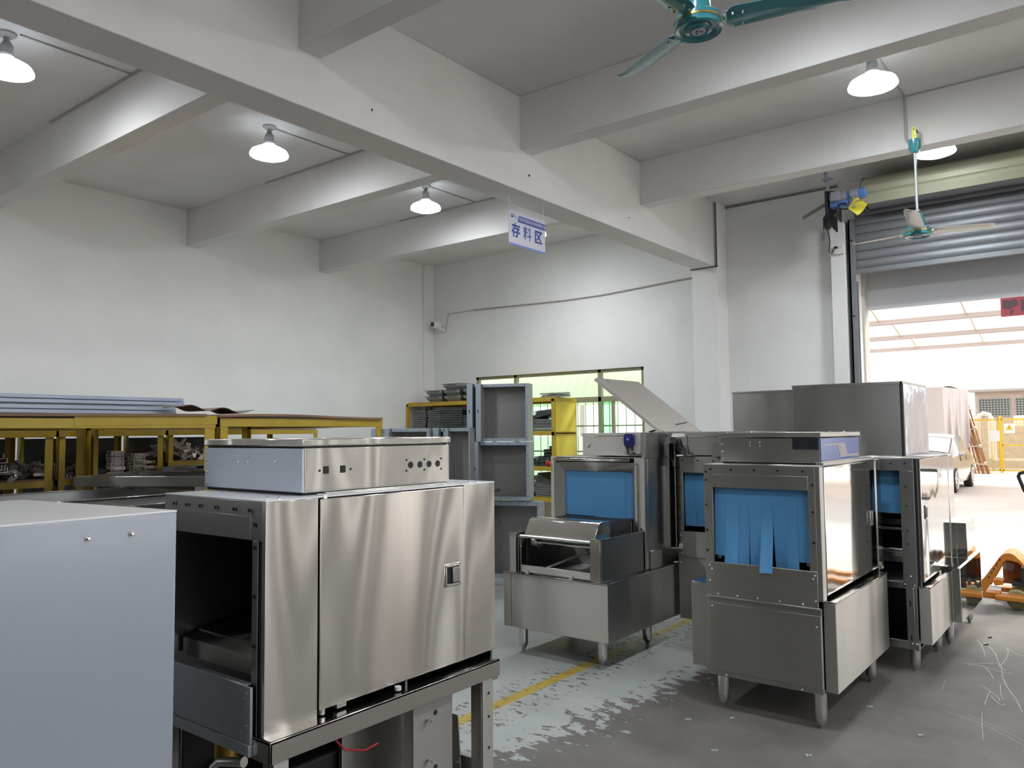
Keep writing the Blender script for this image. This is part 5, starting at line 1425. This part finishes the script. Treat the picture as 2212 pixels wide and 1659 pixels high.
# ------------------------------------------------------------------ yellow shelving at the window wall
SH = Thing('storage_shelving', 'tall yellow shelving with a painted end board against the window wall', 'shelving', (-7.7, 9.15, 0), 'yellow steel racks')
for x in (-9.07, -7.7, -6.22):
    SH.part('post', MB().box(x - .045, x, 8.88, 8.92, 0, 2.11), YELLOW, bevel=.002)
    SH.part('post', MB().box(x - .045, x, 9.41, 9.45, 0, 2.11), YELLOW, bevel=.002)
for z in (2.12, 1.65, 1.16, .73, .25):
    SH.part('beam', MB().box(-9.11, -6.22, 8.88, 8.895, z - .05, z), YELLOW, bevel=.002)
    SH.part('beam', MB().box(-9.11, -6.22, 9.43, 9.445, z - .05, z), YELLOW, bevel=.002)
    SH.part('shelf_board', MB().box(-9.1, -6.23, 8.9, 9.43, z, z + .012), YELLOW)
SH.part('end_board', MB().box(-6.222, -6.212, 8.92, 9.41, 1.655, 2.07), YELLOW_PLY)
SH.part('end_board', MB().box(-6.222, -6.212, 8.92, 9.41, .75, 1.60), YELLOW_PLY)
SH.part('end_rail', MB().box(-6.225, -6.205, 8.90, 9.43, 2.07, 2.12).box(-6.225, -6.205, 8.90, 9.43, 1.60, 1.615).box(-6.225, -6.205, 8.90, 9.43, 1.64, 1.655), YELLOW, bevel=.001)
# sheet stacks on the upper shelf
SHT = plain('sheet_edge_grey', (.20, .21, .21), rough=.38, metal=.6)
pr = Thing('folded_sheet', 'folded grey panel in the tight stacks on the top left shelf', 'panel', (0, 0, 0), 'folded panels stacked on the shelving')
pr.part('panel', channel_piece(.27, .45, .022), SHT, local=True, bevel=.001)
first = True
for (x, n) in ((-9.00, 12), (-8.70, 12), (-8.42, 12), (-7.98, 9), (-7.68, 8)):
    for k in range(n):
        place(pr, first, (x + rnd.uniform(-.012, .012), 8.93 + rnd.uniform(0, .02), 1.663 + k * .029), (0, 0, rnd.uniform(-.02, .02))); first = False
pr = Thing('long_folded_sheet', 'long dark folded panel in the stack right of the panels, top shelf', 'panel', (0, 0, 0), 'long folded panels stacked on the shelving')
pr.part('panel', channel_piece(.46, .45, .028), plain('dark_glossy_panel', (.08, .095, .09), rough=.2, metal=.7), local=True, bevel=.001)
first = True
for k in range(10):
    place(pr, first, (-8.42 + .30 + rnd.uniform(-.01, .01) - .30 + .02, 8.905, 1.663 + k * .036), (0, 0, 0)); first = False
# drop the third panel stack behind the long one
# stacks by the window end
pr = Thing('mesh_tray', 'grey stacked tray on the shelving near the yellow end board', 'tray', (0, 0, 0), 'grey trays on the shelving')
pr.part('tray', channel_piece(.33, .40, .03), SHT, local=True)
first = True
for (x, z, n) in ((-6.62, 1.663, 5), (-6.95, 1.663, 7), (-6.60, 1.173, 4), (-6.98, 1.173, 3), (-6.62, .743, 6), (-6.96, .743, 7), (-7.35, 1.663, 6), (-7.35, .743, 6)):
    for k in range(n):
        place(pr, first, (x + rnd.uniform(-.02, .02), 8.95, z + k * .034), (0, 0, rnd.uniform(-.05, .05))); first = False
pr = Thing('slanted_sheet', 'thin sheet leaning in the fanned pile beside the end board', 'sheet', (0, 0, 0), 'fanned sheets on the shelving')
pr.part('sheet', MB().box(0, .30, 0, .4, 0, .005), SHT, local=True)
first = True
for k in range(9):
    place(pr, first, (-6.60 + .004 * k, 8.95, .96 + k * .014 - .0), (0, .5, 0)); first = False
for k in range(8):
    place(pr, False, (-6.62, 8.95, 1.84 + k * .014), (0, -.22 + .02 * k, 0))
pr = Thing('parts_bin', 'small dark green parts bin stacked on the shelving before the window', 'bin', (0, 0, 0), 'small dark bins on the shelving')
pr.part('bin', MB().box(0, .09, 0, .12, 0, .004).box(0, .004, 0, .12, 0, .045).box(.086, .09, 0, .12, 0, .045).box(0, .09, 0, .004, 0, .03).box(0, .09, .116, .12, 0, .045), plain('dark_green_bin', (.03, .045, .04), .5), local=True)
first = True
for (i, n) in enumerate((1, 2, 3, 5, 6)):
    for k in range(n):
        place(pr, first, (-6.72 + .095 * i, 8.93, 1.31 - .0 + k * .047 if False else 1.173 + (0.0 if n < 3 else 0.0) + k * .047), (0, 0, 0)); first = False
# pans on top
pr = Thing('food_pan', '', 'pan', (0, 0, 0), 'steel pans on top of the shelving')
def pan():
    t, b, H = (.17, .22), (.12, .18), .088
    m = MB()
    vs = [(-b[0], -b[1], 0), (b[0], -b[1], 0), (b[0], b[1], 0), (-b[0], b[1], 0), (-t[0], -t[1], .055), (t[0], -t[1], .055), (t[0], t[1], .055), (-t[0], t[1], .055),
          (-t[0], -t[1], H), (t[0], -t[1], H), (t[0], t[1], H), (-t[0], t[1], H)]
    fs = [(0, 3, 2, 1)]
    for q in (0, 4):
        for i in range(4):
            j = (i + 1) % 4
            fs.append((q + i, q + j, q + 4 + j, q + 4 + i))
    m.add(vs, fs)
    return m
pr.part('pan_body', pan(), SHELL_IN, local=True)
pr.part('pan_rim', MB().box(-.20, -.165, -.25, .25, .086, .090).box(.165, .20, -.25, .25, .086, .090).box(-.20, .20, -.25, -.215, .086, .090).box(-.20, .20, .215, .25, .086, .090), SHT, local=True)
pr.part('pan_front_panel', MB().box(-.09, .09, -.222, -.2195, .058, .082), SHT, local=True)
first = True
for (x, z, lab) in ((-8.56, 2.133, 'bottom left steel pan on top of the shelving'), (-8.17, 2.133, 'middle pan in the bottom row on top of the shelving'), (-7.78, 2.133, 'right pan in the bottom row on top of the shelving'),
                    (-8.56, 2.225, 'left pan in the second layer on top of the shelving'), (-8.19, 2.225, 'middle pan in the second layer on top of the shelving'), (-7.78, 2.225, 'right pan in the second layer on top of the shelving'),
                    (-8.20, 2.317, 'topmost steel pan on the shelving, by the grey shells')):
    o = place(pr, first, (x, 9.17, z), (0, 0, 0)); first = False
    o['label'] = lab
pr = Thing('steel_strip', 'short folded strip in the small pile on top of the shelving end', 'strip', (0, 0, 0), 'folded strips on the shelving end')
pr.part('strip', channel_piece(.26, .04, .018), plain('pale_strip', (.40, .43, .38), .35, metal=.4), local=True)
first = True
for k in range(9):
    place(pr, first, (-6.52 + (k % 3) * .11 + rnd.uniform(-.01, .01), 8.97 + .05 * (k % 2), 2.134 + (k // 3) * .022), (0, 0, rnd.uniform(-.15, .15))); first = False
single('blue_bucket', MB().lathe([(0, .0), (.13, .0), (.16, .30), (.165, .30), (.165, .32), (.15, .32), (.12, .02), (0, .02)], (-6.15, 8.3, 0), 24), plain('bucket_blue', (.02, .06, .45), .4), 'blue plastic bucket on the floor before the shelving', 'bucket')

# ------------------------------------------------------------------ lamps
def make_lamp(x, y, label):
    T = Thing('ceiling_lamp', label, 'lamp', (x, y, ZC), 'round ceiling lamps')
    SOCK = LAMP_SOCK
    T.part('ceiling_rose', MB().lathe([(0, -.03), (.035, -.03), (.06, -.012), (.062, 0), (0, 0)], (x, y, ZC), 24), SOCK)
    T.part('socket', MB().lathe([(0, -.17), (.048, -.17), (.05, -.15), (.042, -.14), (.040, -.09), (.03, -.07), (.022, -.065), (.020, -.03), (0, -.03)], (x, y, ZC), 24), SOCK)
    sh_ = T.part('lamp_shade', MB().lathe([(.046, -.165), (.075, -.19), (.12, -.21), (.158, -.232), (.172, -.258), (.174, -.272), (.168, -.276), (.152, -.270)], (x, y, ZC), 40), LAMP_SHELL)
    T.part('diffuser', MB().lathe([(0, -.312), (.05, -.309), (.10, -.298), (.135, -.284), (.153, -.268), (.15, -.262), (0, -.262)], (x, y, ZC), 40), LAMP_GLOW, parent=sh_)
    return T
LAMP_SOCK = plain('grey_socket', (.28, .28, .28), .5)
LAMP_SHELL = translucent('lamp_shell', (.80, .82, .84), .06)
for (x, y, lab) in ((-6.02, 2.02, 'round white ceiling lamp cut by the left picture edge'), (-6.04, 4.16, 'round white ceiling lamp in the middle left bay, second from the left edge'),
                    (-6.15, 6.30, 'round white ceiling lamp above the window wall corner, third from the left edge'), (-5.93, 8.05, 'round white ceiling lamp hidden behind the hanging sign'),
                    (-1.37, 6.12, 'round white ceiling lamp below right of the big fan'),
                    (-1.28, 8.0, 'round white ceiling lamp partly hidden by the far fan near the roller door')):
    make_lamp(x, y, lab)
for (x, y) in ((-1.37, 4.10), (-1.37, 2.0), (1.6, 6.1), (1.6, 4.1), (1.6, 2.0), (5.0, 6.1), (5.0, 4.1), (5.0, -.1), (-1.37, -2.2), (-6.0, -.1)):  # fill lamps added in unseen bays to brighten the room
    make_lamp(x, y, 'added round white fill lamp in an unseen bay')
# wiring on the ceiling
CON = plain('conduit_grey', (.42, .42, .41), .6)
for (x, y, yb) in ((-6.0, 2.02, 2.865), (-6.08, 4.16, 5.095), (-6.17, 6.30, 7.145)):
    m = MB().box(x + .03, x + .045, y + .06, yb, ZC - .010, ZC)
    m.box(-7.45, -4.3, yb - .014, yb, ZC - .012, ZC)
    structure('trim_cable', m, CON)
structure('trim_cable', MB().box(-1.36, -1.345, 6.2, 7.15, ZC - .010, ZC).box(-1.36, XR, 7.138, 7.15, ZC - .012, ZC), CON)
structure('trim_conduit', MB().tube([(-1.353, 7.135, ZC - .01), (-1.353, 7.135, 4.09), (-1.345, 7.13, 4.05), (-1.31, 7.11, 4.02), (-1.285, 7.07, 4.01)], .012), CON)
# nails in the main beam
structure('trim_nail', MB().box(-3.88, -3.870, 5.21, 5.216, 3.80, 3.818).box(-3.88, -3.872, 3.46, 3.465, 3.80, 3.815).box(-3.88, -3.872, 6.9, 6.905, 3.8, 3.812), BOLT)

# ------------------------------------------------------------------ ceiling fans
def make_fan(x, y, zh, ztop, label, angs, body_mat, blade_mat):
    T = Thing('ceiling_fan', label, 'fan', (x, y, ztop), 'teal ceiling fans')
    rod = T.part('down_rod', MB().cyl((x, y, zh + .10), (x, y, ztop - .04), .011, n=14), FAN_ROD)
    T.part('rod_canopy', MB().lathe([(.012, -.16), (.03, -.155), (.045, -.12), (.048, -.05), (.03, -.045), (.012, -.045)], (x, y, ztop), 28), TEAL, parent=rod)
    T.part('lower_canopy', MB().lathe([(.015, .165), (.035, .16), (.052, .10), (.056, .055), (.05, .052), (.02, .10), (.015, .15)], (x, y, zh), 28), TEAL)
    T.part('rod_pin', MB().cyl((x - .03, y, zh + .06), (x + .03, y, zh + .06), .008, n=10).cyl((x, y, zh + .03), (x, y, zh + .1), .02, n=14), DARK)
    T.part('motor_housing', MB().lathe([(0, .048), (.05, .048), (.085, .042), (.098, .030), (.1, .012), (.099, -.008), (.102, -.012), (.103, -.020), (.097, -.027), (.088, -.024), (.080, -.016),
                                        (.060, -.014), (.056, -.022), (.044, -.026), (.040, -.020), (.032, -.022), (.030, -.026), (0, -.026)], (x, y, zh), 48), body_mat)
    T.part('gold_band', MB().lathe([(.0985, .006), (.1015, .006), (.1015, .013), (.0985, .013)], (x, y, zh), 48), GOLD)
    hb = T.part('hub_badge', MB().cyl((x, y, zh - .026), (x, y, zh - .028), .030, n=28), FAN_BADGE)
    bm_ = MB()
    for k in range(3):
        a = k * 2.1 + .4
        c = Vector((x + .012 * math.cos(a), y + .012 * math.sin(a), zh - .0285))
        bm_.obox(c, (.013, .006, .0006), (0, 0, a)); bm_.obox(c, (.006, .012, .0006), (0, 0, a + .5))
    T.part('badge_mark', bm_, DARK, parent=hb)
    for a in angs:
        ca, sa = math.cos(a), math.sin(a)
        def at(r, s, z): return (x + r * ca - s * sa, y + r * sa + s * ca, zh + z)
        iron = MB()
        iron.add([at(.085, -.018, .020), at(.085, .018, .020), at(.15, .028, .024), at(.15, -.028, .014), at(.085, -.018, .026), at(.085, .018, .026), at(.15, .028, .030), at(.15, -.028, .020)],
                 [(0, 1, 2, 3), (7, 6, 5, 4), (0, 4, 5, 1), (3, 2, 6, 7), (0, 3, 7, 4), (1, 5, 6, 2)])
        ir = T.part('blade_iron', iron, body_mat)
        def bl(u, v):
            r = .115 + u * .490
            w = .064 * min(1, (u * 14 + .25)) ** .35 * (1 - .22 * u)
            s = (v - .5) * 2 * w
            if u > .93: s += (u - .93) * .25
            return at(r, s, .012 - .20 * (v - .5) * w * 2 - .010 * math.sin(PI * v) + .004 + .035 * u)
        b = T.part('blade', MB().sheet(bl, 24, 8, (0, 0, .0022)), blade_mat)
        T.part('blade_screw', MB().cyl(at(.14, -.035, .010), at(.14, -.035, .019), .005, n=10).cyl(at(.14, .035, -.004), at(.14, .035, .006), .005, n=10).cyl(at(.18, -.035, .012), at(.18, -.035, .021), .005, n=10).cyl(at(.18, .035, -.002), at(.18, .035, .008), .005, n=10), CHROME, parent=b)
    return T
FAN_ROD = plain('rod_grey', (.45, .50, .55), .3, metal=.6)
GOLD = plain('gold_band', (.55, .36, .06), .3, metal=.8)
FAN_BADGE = plain('pale_badge', (.50, .46, .52), .4)
PALE_BLADE = plain('pale_blade', (.62, .58, .52), .3, coat=.4)
d2 = math.radians
make_fan(-1.353, 3.03, 3.36, ZC, 'large teal ceiling fan cropped by the top picture edge', [d2(23), d2(148), d2(266)], TEAL, TEAL)
f2 = make_fan(-1.268, 7.0, 3.235, 4.06, 'far ceiling fan with pale blades hanging before the roller door', [d2(36), d2(153), d2(276)], TEAL, PALE_BLADE)
f2.part('yellow_hook_plate', MB().box(-1.283, -1.253, 6.998, 7.003, 4.02, 4.12).cyl((-1.268, 7.0, 3.98), (-1.268, 7.0, 4.05), .006, n=8), plain('lime_plate', (.62, .66, .05), .4))
f2.part('plate_bolt', MB().cyl((-1.268, 6.995, 4.10), (-1.268, 6.998, 4.10), .006, n=10).cyl((-1.268, 6.995, 4.045), (-1.268, 6.998, 4.045), .006, n=10), DARK)
f2.part('wall_hook', MB().tube([(-1.268, 7.0, 4.10), (-1.268, 7.05, 4.12), (-1.268, 7.15, 4.12)], .006), DARK)
single('fan_hook', MB().tube([(-1.353, 3.03, ZC), (-1.353, 3.03, ZC - .05)], .008), DARK, 'small hook fixing the large fan to the ceiling', 'hook')

# ------------------------------------------------------------------ hanging sign
SG = Thing('hanging_sign', 'white and blue hanging sign with three large Chinese characters under the main beam', 'sign', (-4.0, 5.34, 3.22))
SWHITE = plain('sign_white', (.60, .60, .70), .3, coat=.3)
SBLUE = plain('sign_blue', (.03, .06, .33), .4)
SBL2 = plain('sign_pale_blue', (.16, .22, .62), .4)
SG.part('board', MB().box(-4.003, -3.997, 5.083, 5.604, 3.222, 3.520), SWHITE, bevel=.001)
SG.part('header_band', MB().prism([(5.205, 3.432), (5.222, 3.487), (5.604, 3.487), (5.604, 3.432)], 'x', -3.997, -3.9962), SBLUE)
SG.part('footer_band', MB().box(-3.997, -3.9962, 5.083, 5.604, 3.222, 3.238), SBL2)
SG.part('hanging_wire', MB().cyl((-4.0, 5.09, 3.52), (-4.0, 5.09, 3.652), .0035, n=8), WHITE_P)
SG.part('hanging_wire', MB().cyl((-4.0, 5.58, 3.52), (-4.0, 5.58, 3.652), .0035, n=8), WHITE_P)
lg_ = MB()
def arc2(cx2, cz2, r0, r1, a0, a1, n=14):
    return [(cx2 + r0 * math.cos(a0 + (a1 - a0) * i / n), cz2 + r0 * math.sin(a0 + (a1 - a0) * i / n)) for i in range(n + 1)] + \
           [(cx2 + r1 * math.cos(a1 - (a1 - a0) * i / n) + .0 , cz2 + .006 + r1 * math.sin(a1 - (a1 - a0) * i / n)) for i in range(n + 1)]
lg_.prism(arc2(5.128, 3.478, .023, .014, -2.6, .9), 'x', -3.997, -3.996)
SG.part('logo_mark', lg_, SBLUE)
SG.part('logo_dot', MB().cyl((-3.997, 5.122, 3.486), (-3.9962, 5.122, 3.486), .007, n=14), SBL2)
SG.part('logo_caption', MB().box(-3.997, -3.9962, 5.155, 5.195, 3.468, 3.474).box(-3.997, -3.9962, 5.158, 5.190, 3.458, 3.461), SBL2)
def text_part(name, body, size, y, z, mat, thick=.0, sx=1.0, parent=None, bold=0.0):
    c = bpy.data.curves.new(name, 'FONT')
    c.body = body
    c.size = size
    c.offset = bold
    c.extrude = .0004
    c.align_x = 'CENTER'; c.align_y = 'CENTER'
    tmp = bpy.data.objects.new(name + '_curve', c)
    me = bpy.data.meshes.new_from_object(tmp)
    me.name = name
    me.materials.clear(); me.materials.append(mat)
    bpy.data.objects.remove(tmp)
    o = bpy.data.objects.new(name, me)
    COL.objects.link(o)
    o.parent = parent
    # face +x, text running along +y
    o.rotation_euler = (PI / 2, 0, PI / 2)
    o.location = Vector((-3.9955, y, z)) - Vector(parent.location)
    o.scale = (sx, 1, 1)
    return o
text_part('header_lettering', '东莞市登球自动化科技有限公司', .036, 5.413, 3.459, plain('sign_letter_white', (.75, .75, .8), .5), parent=SG.o, sx=.76)
for ch_, y_ in (('存', 5.18), ('料', 5.34), ('区', 5.50)):
    text_part('large_lettering', ch_, .125, y_, 3.345, SBLUE, parent=SG.o, sx=.95, bold=.0012 if ch_ == '料' else .0035)

# ------------------------------------------------------------------ security camera with cable
sc = Thing('security_camera', 'small white security camera with dark lens in the far room corner', 'camera', (-8.86, 9.3, 3.33))
sc.part('wall_mount', MB().box(-8.98, -8.80, 9.44, 9.50, 3.31, 3.37), WHITE_P, bevel=.01)
sc.part('camera_arm', MB().tube([(-8.82, 9.46, 3.345), (-8.83, 9.40, 3.35), (-8.86, 9.32, 3.38)], .018), WHITE_P)
bd = sc.part('camera_body', MB().box(-8.925, -8.815, 9.24, 9.40, 3.37, 3.47), WHITE_P, bevel=.018)
sc.part('lens', MB().box(-8.905, -8.835, 9.232, 9.24, 3.385, 3.455), DARK, parent=bd, bevel=.012)
cbl = [(-8.80, 9.47, 3.335), (-8.79, 9.49, 3.40), (-8.77, 9.49, 3.55), (-8.74, 9.49, 3.61), (-8.6, 9.49, 3.613), (-8.2, 9.49, 3.615), (-7.5, 9.49, 3.60), (-6.9, 9.49, 3.585), (-6.4, 9.49, 3.575),
       (-5.8, 9.49, 3.58), (-5.2, 9.49, 3.61), (-4.7, 9.49, 3.64), (-4.2, 9.49, 3.66)]
single('camera_cable', MB().tube(cbl[:6], .005, 6).tube(cbl[5:], .012, 8), plain('cable_grey', (.40, .37, .35), .6), 'grey cable drooping along the window wall from the camera to the column', 'cable')

# ------------------------------------------------------------------ floor bits
OFF = plain('offcut_pale', (.6, .6, .56), .4, metal=.3)
for (x, y, r, lab) in ((-2.05, 4.22, .3, 'tiny pale scrap on the floor left of the front right dishwasher'), (-1.86, 4.39, 1.2, 'small bent scrap on the floor before the front right dishwasher leg'),
                       (-1.28, 5.05, .2, 'small curled metal chip on the floor right of the front dishwasher'), (-1.35, 4.12, 2.0, 'pale chip on the bare concrete at the bottom'),
                       (-.95, 4.75, .7, 'small chip on the floor at lower right'), (-1.75, 3.9, .5, 'lone chip on the floor at bottom centre right'), (-.92, 7.0, .5, 'dark chip on the floor near the pallet truck'),
                       (-.93, 7.25, 1.9, 'thin dark sliver on the floor before the pallet truck')):
    dark = lab.split()[0] in ('dark', 'thin')
    single('metal_chip', MB().obox((x, y, .004), (.030, .010, .006), (0, 0, r)).obox((x + .012, y + .006, .006), (.012, .008, .008), (.2, .3, r + .8)), BLACK if dark else OFF, lab, 'chip', 'metal chips on the floor')
# pale scrawled scratches on the concrete
SCR = plain('chalky_scratch', (.62, .60, .55), .9)
def scratch(pts, w=.004):
    m = MB()
    P = [Vector((x, y, 0)) for x, y in pts]
    # smooth with catmull-rom
    out = []
    for i in range(len(P) - 1):
        p0, p1, p2, p3 = P[max(i - 1, 0)], P[i], P[i + 1], P[min(i + 2, len(P) - 1)]
        for k in range(6):
            t = k / 6
            out.append(.5 * ((2 * p1) + (p2 - p0) * t + (2 * p0 - 5 * p1 + 4 * p2 - p3) * t * t + (3 * p1 - p0 - 3 * p2 + p3) * t ** 3))
    out.append(P[-1])
    L_, R_ = [], []
    for i, p in enumerate(out):
        d = (out[min(i + 1, len(out) - 1)] - out[max(i - 1, 0)]).normalized()
        n = Vector((-d.y, d.x, 0)) * w * .5 * (.5 + .5 * random.random())
        L_.append((p.x + n.x, p.y + n.y, .0009)); R_.append((p.x - n.x, p.y - n.y, .0009))
    k = len(out)
    m.add(L_ + R_, [(i, i + 1, k + i + 1, k + i) for i in range(k - 1)])
    return m
scr = MB()
for pts, w_ in (([(-.998, 7.136), (-.955, 7.003), (-.913, 6.825), (-.886, 6.648)], .004), ([(-.943, 7.066), (-.888, 6.947), (-.835, 6.783), (-.802, 6.615), (-.753, 6.38), (-.72, 6.155), (-.667, 5.924), (-.606, 5.721), (-.555, 5.498)], .005),
          ([(-.986, 6.364), (-.908, 6.417), (-.802, 6.499), (-.764, 6.438), (-.726, 6.336)], .006), ([(-.957, 6.363), (-.865, 6.364), (-.81, 6.253), (-.771, 6.105)], .005),
          ([(-.957, 6.363), (-.876, 6.378), (-.778, 6.319), (-.73, 6.291), (-.688, 6.309)], .006), ([(-.828, 6.99), (-.797, 7.013), (-.764, 6.884), (-.758, 6.646), (-.77, 6.412)], .004),
          ([(-.773, 6.978), (-.715, 6.87), (-.664, 6.834)], .004), ([(-.816, 5.908), (-.753, 5.806), (-.7, 5.703), (-.68, 5.632)], .004), ([(-.753, 5.806), (-.75, 5.648), (-.744, 5.502)], .004),
          ([(-.716, 5.982), (-.694, 5.795), (-.664, 5.661)], .004), ([(-.737, 5.71), (-.699, 5.618), (-.668, 5.558), (-.648, 5.589)], .005),
          ([(-.911, 5.25), (-.825, 5.205), (-.743, 5.162), (-.661, 5.095), (-.582, 5.019), (-.498, 4.927)], .0022), ([(-.793, 5.245), (-.711, 5.201), (-.62, 5.112), (-.504, 4.998)], .002),
          ([(-.739, 5.362), (-.716, 5.168), (-.694, 5.016), (-.677, 4.896)], .003), ([(-1.011, 5.9), (-1.006, 5.787), (-.996, 5.644)], .002)):
    s_ = scratch(pts, w_)
    scr.add(s_.v, s_.f)
fo = bpy.data.objects['floor']
structure('scratch_marking', scr, SCR, parent=fo)
